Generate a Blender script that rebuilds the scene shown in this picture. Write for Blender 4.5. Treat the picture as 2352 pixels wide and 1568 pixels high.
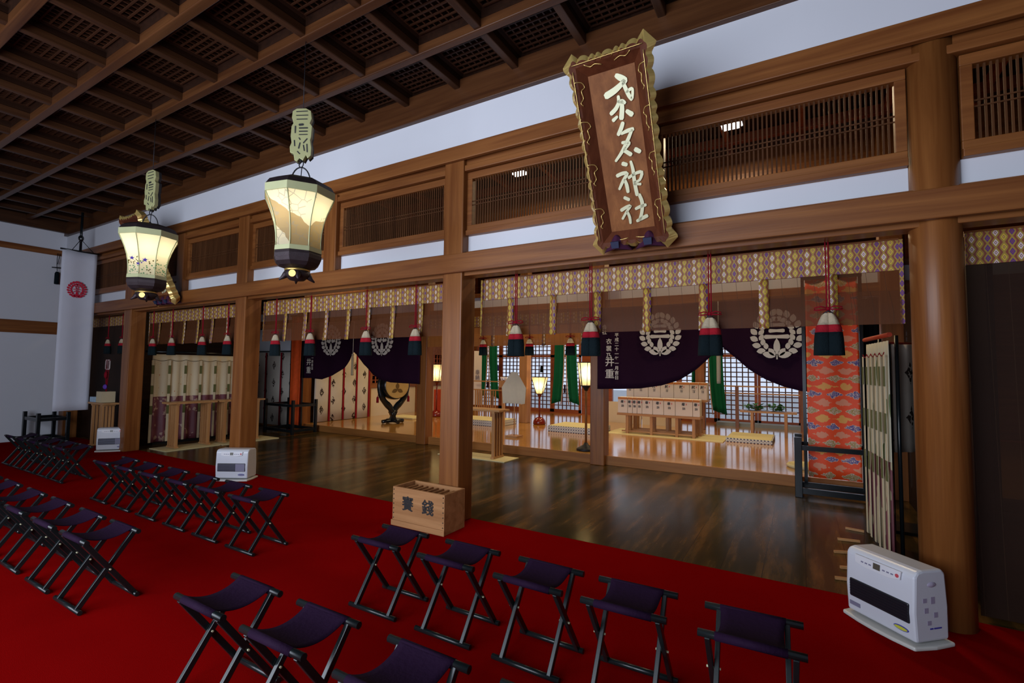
import bpy, math, random
import numpy as np
from mathutils import Vector, Matrix
random.seed(7)
PI = math.pi
S = bpy.context.scene
for o in list(bpy.data.objects): bpy.data.objects.remove(o)

# ---------------------------------------------------------------- camera
FPX = 1118.0; YAW, PIT, ROL = 0.5364, 0.0558, 0.0125; HC = 1.6
_f = np.array([-math.sin(YAW)*math.cos(PIT), math.cos(YAW)*math.cos(PIT), math.sin(PIT)])
_r = np.array([math.cos(YAW), math.sin(YAW), 0.0]); _u = np.cross(_r, _f)
RR = _r*math.cos(ROL)+_u*math.sin(ROL); UU = -_r*math.sin(ROL)+_u*math.cos(ROL)
CAMP = np.array([0, 0, HC])
cd = bpy.data.cameras.new('camera'); cam = bpy.data.objects.new('camera', cd)
bpy.context.collection.objects.link(cam); S.camera = cam
cd.sensor_width = 36; cd.lens = FPX*36/2352; cd.clip_start = 0.05; cd.clip_end = 200
M = Matrix(((RR[0], UU[0], -_f[0], 0), (RR[1], UU[1], -_f[1], 0), (RR[2], UU[2], -_f[2], HC), (0, 0, 0, 1)))
cam.matrix_world = M
def ray(x, y): return ((x-1176)/FPX)*RR - ((y-784)/FPX)*UU + _f
def Pz(x, y, z=0.0):
    d = ray(x, y); return Vector(CAMP + d*(z-HC)/d[2])
def Py(x, y, Y):
    d = ray(x, y); return Vector(CAMP + d*Y/d[1])
def Px(x, y, X):
    d = ray(x, y); return Vector(CAMP + d*X/d[0])

# ---------------------------------------------------------------- world, lights, exposure
S.view_settings.view_transform = 'Standard'; S.view_settings.look = 'None'
S.view_settings.gamma = 1; S.view_settings.use_curve_mapping = False
S.view_settings.exposure = 0.0
W = bpy.data.worlds.new('world'); S.world = W; W.use_nodes = True
bg = W.node_tree.nodes['Background']; bg.inputs[0].default_value = (0.70, 0.80, 1.0, 1); bg.inputs[1].default_value = 0.95
def area(name, loc, size, power, col, rot=(0, 0, 0)):
    l = bpy.data.lights.new(name, 'AREA'); l.shape = 'RECTANGLE'; l.size = size[0]; l.size_y = size[1]
    l.energy = power; l.color = col
    o = bpy.data.objects.new(name, l); bpy.context.collection.objects.link(o)
    o.location = loc; o.rotation_euler = rot; return o
# daylight entering through the open front of the hall (behind the photographer)
area('daylight_front_opening', (-3.8, -2.35, 2.15), (6.8, 3.4), 450, (0.80, 0.87, 1.0), (math.radians(97), 0, 0))
# ceiling lamps of the middle hall; warm unseen fill lights added over the inner hall
for x, y in ((-4.0, 6.9), (-0.74, 6.9)):
    area('hall_lamp', (x, y, 4.80), (0.55, 0.25), 40, (1.0, 0.76, 0.46))
for x, y in ((-8.3, 11.2), (-4.6, 11.2), (-1.2, 11.2), (-4.6, 13.6), (-9.3, 9.3), (-1.2, 9.3)):
    area('inner_hall_fill', (x, y, 4.40), (0.8, 0.8), 52, (1.0, 0.74, 0.40))

# ---------------------------------------------------------------- materials
def new_mat(name):
    m = bpy.data.materials.new(name); m.use_nodes = True
    nt = m.node_tree; b = nt.nodes['Principled BSDF']
    return m, nt, b
def N(nt, t, **k):
    n = nt.nodes.new(t)
    for a, v in k.items(): setattr(n, a, v)
    return n
def lk(nt, a, b): nt.links.new(a, b)
def mth(nt, op, a, b=None, c=None):
    n = N(nt, 'ShaderNodeMath', operation=op)
    for i, v in enumerate((a, b, c)):
        if v is None: continue
        if isinstance(v, (int, float)): n.inputs[i].default_value = v
        else: lk(nt, v, n.inputs[i])
    return n.outputs[0]
def mix(nt, f, a, b):
    n = N(nt, 'ShaderNodeMix', data_type='RGBA')
    if isinstance(f, (int, float)): n.inputs[0].default_value = f
    else: lk(nt, f, n.inputs[0])
    for i, v in ((6, a), (7, b)):
        if isinstance(v, tuple): n.inputs[i].default_value = (*v[:3], 1)
        else: lk(nt, v, n.inputs[i])
    return n.outputs[2]
def coords(nt):
    g = N(nt, 'ShaderNodeNewGeometry'); s = N(nt, 'ShaderNodeSeparateXYZ'); lk(nt, g.outputs['Position'], s.inputs[0])
    return g.outputs['Position'], s.outputs[0], s.outputs[1], s.outputs[2]
def ocoords(nt):
    g = N(nt, 'ShaderNodeTexCoord'); s = N(nt, 'ShaderNodeSeparateXYZ'); lk(nt, g.outputs['Object'], s.inputs[0])
    return g.outputs['Object'], s.outputs[0], s.outputs[1], s.outputs[2]
def plain(name, col, rough=0.5, metal=0.0, var=0.12, sc=6.0, bump=0.0, emit=None, spec=None):
    m, nt, b = new_mat(name)
    if spec is None and rough >= 0.75: spec = 0.12
    P, x, y, z = ocoords(nt)
    n = N(nt, 'ShaderNodeTexNoise'); n.inputs['Scale'].default_value = sc; n.inputs['Detail'].default_value = 4; lk(nt, P, n.inputs['Vector'])
    c0 = tuple(c*(1-var) for c in col); c1 = tuple(min(1, c*(1+var)) for c in col)
    lk(nt, mix(nt, n.outputs[0], c0, c1), b.inputs['Base Color'])
    b.inputs['Roughness'].default_value = rough; b.inputs['Metallic'].default_value = metal
    if spec is not None: b.inputs['Specular IOR Level'].default_value = spec
    if bump:
        bp = N(nt, 'ShaderNodeBump'); bp.inputs['Strength'].default_value = bump; bp.inputs['Distance'].default_value = 0.01
        n2 = N(nt, 'ShaderNodeTexNoise'); n2.inputs['Scale'].default_value = sc*12; lk(nt, P, n2.inputs['Vector'])
        lk(nt, n2.outputs[0], bp.inputs['Height']); lk(nt, bp.outputs[0], b.inputs['Normal'])
    if emit:
        b.inputs['Emission Color'].default_value = (*emit[0], 1); b.inputs['Emission Strength'].default_value = emit[1]
    return m
def wood(name, c0, c1, axis='Z', rough=0.42, sc=1.0, coat=0.0):
    m, nt, b = new_mat(name)
    b.inputs['Specular IOR Level'].default_value = 0.12 if rough > 0.5 else 0.32
    P, x, y, z = coords(nt)
    mp = N(nt, 'ShaderNodeMapping'); lk(nt, P, mp.inputs[0])
    s = [14*sc]*3; s['XYZ'.index(axis)] = 0.7*sc; mp.inputs['Scale'].default_value = s
    n = N(nt, 'ShaderNodeTexNoise'); n.inputs['Scale'].default_value = 1; n.inputs['Detail'].default_value = 5
    n.inputs['Distortion'].default_value = 0.6; lk(nt, mp.outputs[0], n.inputs['Vector'])
    mp2 = N(nt, 'ShaderNodeMapping'); lk(nt, P, mp2.inputs[0])
    s2 = [90*sc]*3; s2['XYZ'.index(axis)] = 2.5*sc; mp2.inputs['Scale'].default_value = s2
    n2 = N(nt, 'ShaderNodeTexNoise'); n2.inputs['Scale'].default_value = 1; n2.inputs['Detail'].default_value = 2; lk(nt, mp2.outputs[0], n2.inputs['Vector'])
    r = N(nt, 'ShaderNodeMapRange'); r.inputs[1].default_value = 0.3; r.inputs[2].default_value = 0.7; lk(nt, n.outputs[0], r.inputs[0])
    c = mix(nt, r.outputs[0], c0, c1)
    c = mix(nt, mth(nt, 'MULTIPLY', n2.outputs[0], 0.35), c, tuple(v*0.45 for v in c0))
    lk(nt, c, b.inputs['Base Color']); b.inputs['Roughness'].default_value = rough
    if coat: b.inputs['Coat Weight'].default_value = coat; b.inputs['Coat Roughness'].default_value = 0.15
    bp = N(nt, 'ShaderNodeBump'); bp.inputs['Strength'].default_value = 0.12; bp.inputs['Distance'].default_value = 0.004
    lk(nt, n2.outputs[0], bp.inputs['Height']); lk(nt, bp.outputs[0], b.inputs['Normal'])
    return m
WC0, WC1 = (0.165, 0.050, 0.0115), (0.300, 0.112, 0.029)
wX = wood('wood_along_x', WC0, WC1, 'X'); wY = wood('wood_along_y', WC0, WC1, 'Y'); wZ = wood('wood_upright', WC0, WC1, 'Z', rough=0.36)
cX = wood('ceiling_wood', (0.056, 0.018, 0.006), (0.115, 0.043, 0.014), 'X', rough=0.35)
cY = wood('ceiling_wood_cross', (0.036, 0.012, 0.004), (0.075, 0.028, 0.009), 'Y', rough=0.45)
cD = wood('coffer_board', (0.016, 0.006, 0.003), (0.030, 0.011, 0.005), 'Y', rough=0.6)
lightX = wood('pale_wood_x', (0.42, 0.20, 0.075), (0.58, 0.31, 0.125), 'X'); lightZ = wood('pale_wood_upright', (0.40, 0.18, 0.065), (0.56, 0.29, 0.115), 'Z')
lightY = wood('pale_wood_y', (0.42, 0.20, 0.075), (0.58, 0.31, 0.125), 'Y')
redX = wood('reddish_wood', (0.26, 0.060, 0.022), (0.40, 0.11, 0.04), 'X')
platX = wood('polished_platform', (0.48, 0.22, 0.040), (0.60, 0.31, 0.070), 'X', rough=0.06, coat=0.6)
boxX = wood('offering_box_wood', (0.34, 0.155, 0.062), (0.50, 0.255, 0.110), 'X', rough=0.6)
white = plain('white_plaster', (0.67, 0.69, 0.745), 0.9, var=0.03, sc=1.5)
lacq = plain('black_lacquer', (0.006, 0.009, 0.011), 0.22, var=0.2)
lacqs = plain('black_lacquer_stool', (0.007, 0.011, 0.012), 0.27, var=0.3)
blackm = plain('black_matte', (0.012, 0.012, 0.014), 0.6)
purple = plain('purple_cloth', (0.020, 0.0035, 0.017), 0.85, sc=3, bump=0.1)
seatm = plain('seat_purple_canvas', (0.0135, 0.0034, 0.018), 0.8, sc=5, bump=0.25)
pad = plain('purple_pad', (0.05, 0.012, 0.035), 0.75)
navy = plain('navy_band', (0.012, 0.020, 0.06), 0.5)
gold = plain('gold_leaf', (0.80, 0.58, 0.19), 0.30, 0.6, var=0.15, sc=9)
goldl = plain('pale_gilt', (0.62, 0.62, 0.40), 0.45, 0.2, var=0.06)
signg = plain('olive_gilt', (0.36, 0.36, 0.17), 0.5, 0.25); brass = plain('brass', (0.55, 0.36, 0.10), 0.35, 0.8)
patina = plain('dark_patina_metal', (0.040, 0.028, 0.032), 0.45, 0.6, var=0.4, sc=20, bump=0.3)
greenbr = plain('pale_green_brass', (0.46, 0.48, 0.26), 0.45, 0.25)
ironm = plain('iron', (0.02, 0.02, 0.025), 0.5, 0.6)
crimson = plain('crimson_cord', (0.22, 0.004, 0.014), 0.8)
crimsonw = plain('crimson_tassel', (0.33, 0.012, 0.022), 0.95, bump=0.4)
cream = plain('cream_tassel', (0.46, 0.38, 0.26), 0.95, bump=0.4)
tblack = plain('black_tassel', (0.006, 0.012, 0.015), 0.95, bump=0.5)
crestw = plain('crest_white', (0.72, 0.66, 0.58), 0.8)
crestr = plain('crest_red', (0.55, 0.02, 0.05), 0.8)
banner = plain('banner_cloth', (0.62, 0.64, 0.72), 0.85, var=0.03)
paper = plain('white_paper', (0.74, 0.68, 0.66), 0.8, var=0.03)
ink = plain('ink', (0.015, 0.012, 0.012), 0.7)
mat_straw = plain('straw_mat', (0.62, 0.54, 0.30), 0.8, var=0.15, sc=40)
plastic = plain('white_plastic', (0.62, 0.64, 0.70), 0.25, var=0.02)
panelw = plain('panel_white', (0.68, 0.68, 0.72), 0.35); plastic2 = plain('side_plastic', (0.42, 0.38, 0.50), 0.3, var=0.03)
plastop = plain('top_plastic', (0.50, 0.42, 0.34), 0.35, var=0.04)
trayp = plain('tray_plastic', (0.60, 0.60, 0.56), 0.35, var=0.03)
dgrey = plain('dark_grille', (0.010, 0.011, 0.016), 0.35)
slatm = plain('grille_slat', (0.16, 0.17, 0.24), 0.3, 0.5)
greyp = plain('grey_print', (0.20, 0.19, 0.28), 0.5)
redp = plain('red_button', (0.55, 0.08, 0.10), 0.4)
bluep = plain('blue_print', (0.05, 0.05, 0.35), 0.5)
yelp = plain('yellow_print', (0.55, 0.55, 0.05), 0.5)
lcd = plain('display_window', (0.09, 0.08, 0.06), 0.25)
green = plain('green_cloth', (0.004, 0.10, 0.048), 0.8, bump=0.2)
pinkw = plain('pale_pink_band', (0.52, 0.36, 0.34), 0.8)
vermil = plain('vermilion', (0.50, 0.05, 0.015), 0.6)
redlac = plain('red_lacquer', (0.16, 0.012, 0.008), 0.18)
fus = plain('cream_panel', (0.62, 0.52, 0.38), 0.8, var=0.03)
leafm = plain('leaf_green', (0.035, 0.15, 0.04), 0.6, var=0.5)
nailm = plain('nail_iron', (0.10, 0.085, 0.075), 0.35, 0.9)
orangel = plain('orange_box_edge', (0.55, 0.20, 0.04), 0.6)

def carpet_mat():
    m, nt, b = new_mat('red_carpet')
    P, x, y, z = coords(nt)
    n = N(nt, 'ShaderNodeTexNoise'); n.inputs['Scale'].default_value = 1.6; n.inputs['Detail'].default_value = 6; lk(nt, P, n.inputs['Vector'])
    n2 = N(nt, 'ShaderNodeTexNoise'); n2.inputs['Scale'].default_value = 260; lk(nt, P, n2.inputs['Vector'])
    c = mix(nt, n.outputs[0], (0.19, 0.0012, 0.0016), (0.27, 0.0026, 0.0026)); c = mix(nt, mth(nt, 'MULTIPLY', n2.outputs[0], 0.4), c, (0.10, 0.001, 0.001))
    lk(nt, c, b.inputs['Base Color']); b.inputs['Roughness'].default_value = 0.95; b.inputs['Specular IOR Level'].default_value = 0.0
    b.inputs['Sheen Weight'].default_value = 0.0
    bp = N(nt, 'ShaderNodeBump'); bp.inputs['Strength'].default_value = 0.35; bp.inputs['Distance'].default_value = 0.004; lk(nt, n2.outputs[0], bp.inputs['Height']); lk(nt, bp.outputs[0], b.inputs['Normal'])
    return m
carpetm = carpet_mat()
def floor_mat():
    m, nt, b = new_mat('old_floorboards')
    P, x, y, z = coords(nt)
    mp = N(nt, 'ShaderNodeMapping'); mp.inputs['Scale'].default_value = (5.0, 0.6, 1); lk(nt, P, mp.inputs[0])
    n = N(nt, 'ShaderNodeTexNoise'); n.inputs['Scale'].default_value = 1; n.inputs['Detail'].default_value = 7; n.inputs['Roughness'].default_value = 0.65; lk(nt, mp.outputs[0], n.inputs['Vector'])
    r = N(nt, 'ShaderNodeMapRange'); r.inputs[1].default_value = 0.46; r.inputs[2].default_value = 0.64; lk(nt, n.outputs[0], r.inputs[0])
    n3 = N(nt, 'ShaderNodeTexNoise'); n3.inputs['Scale'].default_value = 0.9; lk(nt, P, n3.inputs['Vector'])
    c = mix(nt, r.outputs[0], (0.034, 0.022, 0.006), (0.17, 0.080, 0.020)); c = mix(nt, mth(nt, 'MULTIPLY', n3.outputs[0], 0.5), c, (0.030, 0.023, 0.007))
    px = mth(nt, 'FRACT', mth(nt, 'DIVIDE', x, 0.30)); ln = mth(nt, 'LESS_THAN', px, 0.02)
    c = mix(nt, mth(nt, 'MULTIPLY', ln, 0.7), c, (0.012, 0.008, 0.004))
    lk(nt, c, b.inputs['Base Color']); b.inputs['Roughness'].default_value = 0.20; b.inputs['Specular IOR Level'].default_value = 0.12
    return m
floorm = floor_mat()

def brocade_mat(name='diamond_brocade', s=0.040, dark=1.0):
    m, nt, b = new_mat(name)
    P, x, y, z = coords(nt)
    h = mth(nt, 'ADD', x, y)                                   # works on faces along x or y
    u = mth(nt, 'DIVIDE', h, s); v = mth(nt, 'DIVIDE', z, s*1.7)
    col = mth(nt, 'FLOOR', u)
    v2 = mth(nt, 'ADD', v, mth(nt, 'MULTIPLY', mth(nt, 'MODULO', mth(nt, 'ABSOLUTE', col), 2.0), 0.5))
    du = mth(nt, 'ABSOLUTE', mth(nt, 'SUBTRACT', mth(nt, 'FRACT', u), 0.5)); dv = mth(nt, 'ABSOLUTE', mth(nt, 'SUBTRACT', mth(nt, 'FRACT', v2), 0.5))
    d = mth(nt, 'ADD', du, dv)
    k = mth(nt, 'MODULO', mth(nt, 'ABSOLUTE', col), 3.0)
    isw = mth(nt, 'LESS_THAN', k, 0.5); isy = mth(nt, 'MULTIPLY', mth(nt, 'GREATER_THAN', k, 0.5), mth(nt, 'LESS_THAN', k, 1.5))
    cc = mix(nt, isw, (0.10, 0.02, 0.20), (0.70, 0.58, 0.55)); cc = mix(nt, isy, cc, (0.62, 0.44, 0.03))
    base = mix(nt, mth(nt, 'GREATER_THAN', d, 0.62), (0.34, 0.22, 0.035), (0.22, 0.05, 0.03))
    c = mix(nt, mth(nt, 'LESS_THAN', d, 0.36), base, cc)
    inner = mth(nt, 'MULTIPLY', mth(nt, 'LESS_THAN', d, 0.20), mth(nt, 'GREATER_THAN', d, 0.10))
    c = mix(nt, inner, c, (0.22, 0.08, 0.10))
    lk(nt, c, b.inputs['Base Color']); b.inputs['Roughness'].default_value = 0.6
    return m
brocm = brocade_mat()

def misu_mat(name='bamboo_blind', tr=0.56, c0=(0.120, 0.036, 0.012), c1=(0.19, 0.066, 0.022)):
    m, nt, b = new_mat(name)
    P, x, y, z = coords(nt)
    mp = N(nt, 'ShaderNodeMapping'); mp.inputs['Scale'].default_value = (1.2, 1.2, 260); lk(nt, P, mp.inputs[0])
    n = N(nt, 'ShaderNodeTexNoise'); n.inputs['Scale'].default_value = 1; lk(nt, mp.outputs[0], n.inputs['Vector'])
    thread = mth(nt, 'LESS_THAN', mth(nt, 'FRACT', mth(nt, 'DIVIDE', mth(nt, 'ADD', x, y), 0.11)), 0.035)
    c = mix(nt, n.outputs[0], c0, c1); c = mix(nt, mth(nt, 'MULTIPLY', thread, 0.6), c, (0.04, 0.02, 0.01))
    lk(nt, c, b.inputs['Base Color']); b.inputs['Roughness'].default_value = 0.55; b.inputs['Specular IOR Level'].default_value = 0.15
    t = N(nt, 'ShaderNodeBsdfTransparent'); mx = N(nt, 'ShaderNodeMixShader'); mx.inputs[0].default_value = tr
    f = mth(nt, 'SUBTRACT', tr, mth(nt, 'MULTIPLY', thread, tr*0.6)); lk(nt, f, mx.inputs[0])
    lk(nt, b.outputs[0], mx.inputs[1]); lk(nt, t.outputs[0], mx.inputs[2]); lk(nt, mx.outputs[0], nt.nodes['Material Output'].inputs[0])
    return m
misu = misu_mat(); misud = misu_mat('bamboo_blind_closed', 0.10, (0.015, 0.0065, 0.004), (0.030, 0.013, 0.007)); misub = misu_mat('bamboo_roll', 0.0); misui = misu_mat('bamboo_painted_lit', 0.12, (0.34, 0.12, 0.030), (0.48, 0.19, 0.05)); misuf = misu_mat('bamboo_fold', 0.38, (0.085, 0.026, 0.009), (0.14, 0.048, 0.017))  # inner blind's bamboo has the lamplight painted in as a brighter orange

def cloud_mat():
    """orange brocade with staggered rows of clouds (object x / z)"""
    m, nt, b = new_mat('orange_cloud_brocade')
    P, x, y, z = coords(nt)
    n = N(nt, 'ShaderNodeTexNoise'); n.inputs['Scale'].default_value = 22; n.inputs['Detail'].default_value = 2; lk(nt, P, n.inputs['Vector'])
    nz = mth(nt, 'MULTIPLY', mth(nt, 'SUBTRACT', n.outputs[0], 0.5), 1.25)
    v = mth(nt, 'DIVIDE', z, 0.105); row = mth(nt, 'FLOOR', v)
    u = mth(nt, 'ADD', mth(nt, 'DIVIDE', mth(nt, 'ADD', x, mth(nt, 'MULTIPLY', y, 0.9)), 0.235), mth(nt, 'MULTIPLY', row, 0.47))
    du = mth(nt, 'ABSOLUTE', mth(nt, 'SUBTRACT', mth(nt, 'FRACT', u), 0.5)); dv = mth(nt, 'ABSOLUTE', mth(nt, 'SUBTRACT', mth(nt, 'FRACT', v), 0.5))
    d = mth(nt, 'ADD', mth(nt, 'ADD', mth(nt, 'MULTIPLY', du, 1.6), mth(nt, 'MULTIPLY', dv, 1.35)), nz)
    k = mth(nt, 'MODULO', mth(nt, 'ADD', mth(nt, 'ABSOLUTE', row), 40.0), 4.0)
    c = mix(nt, mth(nt, 'LESS_THAN', k, 0.5), (0.72, 0.33, 0.07), (0.07, 0.05, 0.22))
    c = mix(nt, mth(nt, 'GREATER_THAN', k, 1.5), c, (0.34, 0.22, 0.05)); c = mix(nt, mth(nt, 'GREATER_THAN', k, 2.5), c, (0.70, 0.25, 0.14))
    n2 = N(nt, 'ShaderNodeTexNoise'); n2.inputs['Scale'].default_value = 60; n2.inputs['Detail'].default_value = 1; lk(nt, P, n2.inputs['Vector'])
    line = mth(nt, 'LESS_THAN', mth(nt, 'ABSOLUTE', mth(nt, 'SUBTRACT', n2.outputs[0], 0.5)), 0.035)
    dk = mth(nt, 'LESS_THAN', mth(nt, 'ABSOLUTE', mth(nt, 'SUBTRACT', mth(nt, 'MODULO', k, 2.0), 0.0)), 0.5)
    c = mix(nt, mth(nt, 'MULTIPLY', line, dk), c, (0.66, 0.50, 0.45))
    edge = mth(nt, 'MULTIPLY', mth(nt, 'GREATER_THAN', d, 0.58), dk); c = mix(nt, edge, c, (0.66, 0.42, 0.30))
    out = mix(nt, mth(nt, 'LESS_THAN', d, 0.66), (0.80, 0.065, 0.006), c)
    lk(nt, out, b.inputs['Base Color']); b.inputs['Roughness'].default_value = 0.6
    return m
cloudm = cloud_mat()

def screen_mat():
    """cream silk above, wine-purple figured silk below"""
    m, nt, b = new_mat('standing_curtain_silk')
    P, x, y, z = coords(nt)
    n = N(nt, 'ShaderNodeTexNoise'); n.inputs['Scale'].default_value = 9; n.inputs['Detail'].default_value = 5; lk(nt, P, n.inputs['Vector'])
    n2 = N(nt, 'ShaderNodeTexNoise'); n2.inputs['Scale'].default_value = 17; n2.inputs['Detail'].default_value = 2; lk(nt, P, n2.inputs['Vector'])
    low = mix(nt, mth(nt, 'GREATER_THAN', n.outputs[0], 0.60), (0.155, 0.040, 0.055), (0.40, 0.26, 0.20))
    up = mix(nt, mth(nt, 'GREATER_THAN', n2.outputs[0], 0.70), (0.60, 0.50, 0.33), (0.52, 0.22, 0.10))
    c = mix(nt, mth(nt, 'LESS_THAN', z, 0.955), up, low)
    lk(nt, c, b.inputs['Base Color']); b.inputs['Roughness'].default_value = 0.55
    return m
screenm = screen_mat()
def screen2_mat():
    m, nt, b = new_mat('green_and_cream_silk')
    P, x, y, z = coords(nt)
    mp = N(nt, 'ShaderNodeMapping'); mp.inputs['Scale'].default_value = (9, 9, 1.3); lk(nt, P, mp.inputs[0])
    n = N(nt, 'ShaderNodeTexNoise'); n.inputs['Scale'].default_value = 1.3; n.inputs['Detail'].default_value = 1; lk(nt, mp.outputs[0], n.inputs['Vector'])
    c = mix(nt, mth(nt, 'GREATER_THAN', n.outputs[0], 0.60), (0.50, 0.46, 0.33), (0.10, 0.13, 0.04))
    n2 = N(nt, 'ShaderNodeTexNoise'); n2.inputs['Scale'].default_value = 2; lk(nt, mp.outputs[0], n2.inputs['Vector'])
    low = mix(nt, mth(nt, 'GREATER_THAN', n2.outputs[0], 0.52), (0.18, 0.05, 0.06), (0.42, 0.34, 0.20))
    c = mix(nt, mth(nt, 'LESS_THAN', z, 0.85), c, low)
    lk(nt, c, b.inputs['Base Color']); b.inputs['Roughness'].default_value = 0.6
    return m
screen2m = screen2_mat()

def tree_mat():
    """off-white cloth printed with small dark sprigs, staggered"""
    m, nt, b = new_mat('sprigged_white_cloth')
    P, x, y, z = coords(nt)
    h = mth(nt, 'ADD', x, y); u = mth(nt, 'DIVIDE', h, 0.36); col = mth(nt, 'FLOOR', u)
    v = mth(nt, 'ADD', mth(nt, 'DIVIDE', z, 0.46), mth(nt, 'MULTIPLY', mth(nt, 'MODULO', mth(nt, 'ABSOLUTE', col), 2.0), 0.5))
    du = mth(nt, 'ABSOLUTE', mth(nt, 'SUBTRACT', mth(nt, 'FRACT', u), 0.5)); dv = mth(nt, 'ABSOLUTE', mth(nt, 'SUBTRACT', mth(nt, 'FRACT', v), 0.5))
    d = mth(nt, 'ADD', mth(nt, 'MULTIPLY', du, 3.3), mth(nt, 'MULTIPLY', dv, 2.6))
    vo = N(nt, 'ShaderNodeTexVoronoi'); vo.inputs['Scale'].default_value = 30; lk(nt, P, vo.inputs['Vector'])
    dot = mth(nt, 'LESS_THAN', vo.outputs['Distance'], 0.62)
    f = mth(nt, 'MULTIPLY', mth(nt, 'LESS_THAN', d, 0.70), dot)
    n = N(nt, 'ShaderNodeTexNoise'); n.inputs['Scale'].default_value = 4; lk(nt, P, n.inputs['Vector'])
    c = mix(nt, f, mix(nt, n.outputs[0], (0.50, 0.45, 0.38), (0.62, 0.57, 0.50)), (0.05, 0.035, 0.03))
    lk(nt, c, b.inputs['Base Color']); b.inputs['Roughness'].default_value = 0.85; b.inputs['Specular IOR Level'].default_value = 0.1
    return m
treem = tree_mat()
def dotmat():
    m, nt, b = new_mat('white_blue_lattice_border')
    P, x, y, z = coords(nt)
    u = mth(nt, 'DIVIDE', mth(nt, 'ADD', x, y), 0.062); v = mth(nt, 'DIVIDE', z, 0.062)
    du = mth(nt, 'ABSOLUTE', mth(nt, 'SUBTRACT', mth(nt, 'FRACT', u), 0.5)); dv = mth(nt, 'ABSOLUTE', mth(nt, 'SUBTRACT', mth(nt, 'FRACT', v), 0.5))
    d = mth(nt, 'ADD', du, dv); c = mix(nt, mth(nt, 'LESS_THAN', d, 0.30), (0.60, 0.60, 0.58), (0.04, 0.05, 0.13))
    c = mix(nt, mth(nt, 'GREATER_THAN', d, 0.85), c, (0.10, 0.11, 0.2))
    lk(nt, c, b.inputs['Base Color']); b.inputs['Roughness'].default_value = 0.7
    return m
dotm = dotmat()
def shade_mat(name, kind):
    """lantern paper: pale translucent paper lit from within; painted motif in the paper's own colour"""
    m, nt, b = new_mat(name)
    P, x, y, z = ocoords(nt)
    base = (0.82, 0.76, 0.55)
    c = None
    if kind == 'flowers':
        vo = N(nt, 'ShaderNodeTexVoronoi'); vo.inputs['Scale'].default_value = 42; lk(nt, P, vo.inputs['Vector'])
        n = N(nt, 'ShaderNodeTexNoise'); n.inputs['Scale'].default_value = 5; lk(nt, P, n.inputs['Vector'])
        lim = mth(nt, 'ADD', mth(nt, 'MULTIPLY', n.outputs[0], 0.30), -1.87)
        f = mth(nt, 'MULTIPLY', mth(nt, 'LESS_THAN', vo.outputs['Distance'], 0.34), mth(nt, 'LESS_THAN', z, mth(nt, 'SUBTRACT', lim, 0.02)))
        gcol = mix(nt, mth(nt, 'GREATER_THAN', n.outputs[0], 0.5), (0.10, 0.30, 0.14), (0.12, 0.10, 0.02))
        c = mix(nt, f, base, gcol)
    elif kind == 'hills':
        n = N(nt, 'ShaderNodeTexNoise'); n.inputs['Scale'].default_value = 4; n.inputs['Detail'].default_value = 3; lk(nt, P, n.inputs['Vector'])
        e = mth(nt, 'ADD', mth(nt, 'ADD', mth(nt, 'MULTIPLY', x, -0.9), mth(nt, 'MULTIPLY', n.outputs[0], 0.28)), -1.80)
        f = mth(nt, 'MULTIPLY', mth(nt, 'LESS_THAN', z, mth(nt, 'ADD', e, 0.12)), mth(nt, 'GREATER_THAN', z, mth(nt, 'ADD', e, -0.13)))
        c = mix(nt, f, base, (0.44, 0.33, 0.17))
        vo = N(nt, 'ShaderNodeTexVoronoi'); vo.feature = 'DISTANCE_TO_EDGE'; vo.inputs['Scale'].default_value = 14; lk(nt, P, vo.inputs['Vector'])
        g = mth(nt, 'MULTIPLY', mth(nt, 'LESS_THAN', vo.outputs['Distance'], 0.035), mth(nt, 'GREATER_THAN', n.outputs[0], 0.52))
        c = mix(nt, mth(nt, 'MULTIPLY', g, 0.7), c, (0.35, 0.32, 0.26))
    if c is None:
        rgb = N(nt, 'ShaderNodeRGB'); rgb.outputs[0].default_value = (0.9, 0.80, 0.55, 1); c = rgb.outputs[0]
    tl = N(nt, 'ShaderNodeBsdfTranslucent'); lk(nt, c, tl.inputs[0]); lk(nt, c, b.inputs['Base Color'])
    b.inputs['Roughness'].default_value = 0.7
    mx = N(nt, 'ShaderNodeMixShader'); mx.inputs[0].default_value = 0.60
    lk(nt, b.outputs[0], mx.inputs[1]); lk(nt, tl.outputs[0], mx.inputs[2]); lk(nt, mx.outputs[0], nt.nodes['Material Output'].inputs[0])
    return m
shF = shade_mat('lantern_paper_flowers', 'flowers'); shH = shade_mat('lantern_paper_hills', 'hills'); shP = shade_mat('lamp_paper', 'plain')
bulb = plain('lit_bulb', (1, 0.9, 0.7), 0.5, emit=((1.0, 0.90, 0.70), 8))
bulbs = plain('small_lit_bulb', (1, 0.85, 0.6), 0.5, emit=((1.0, 0.80, 0.50), 30))
lampw = plain('lit_ceiling_panel', (1, 1, 1), 0.5, emit=((1.0, 0.96, 0.90), 12))

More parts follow.
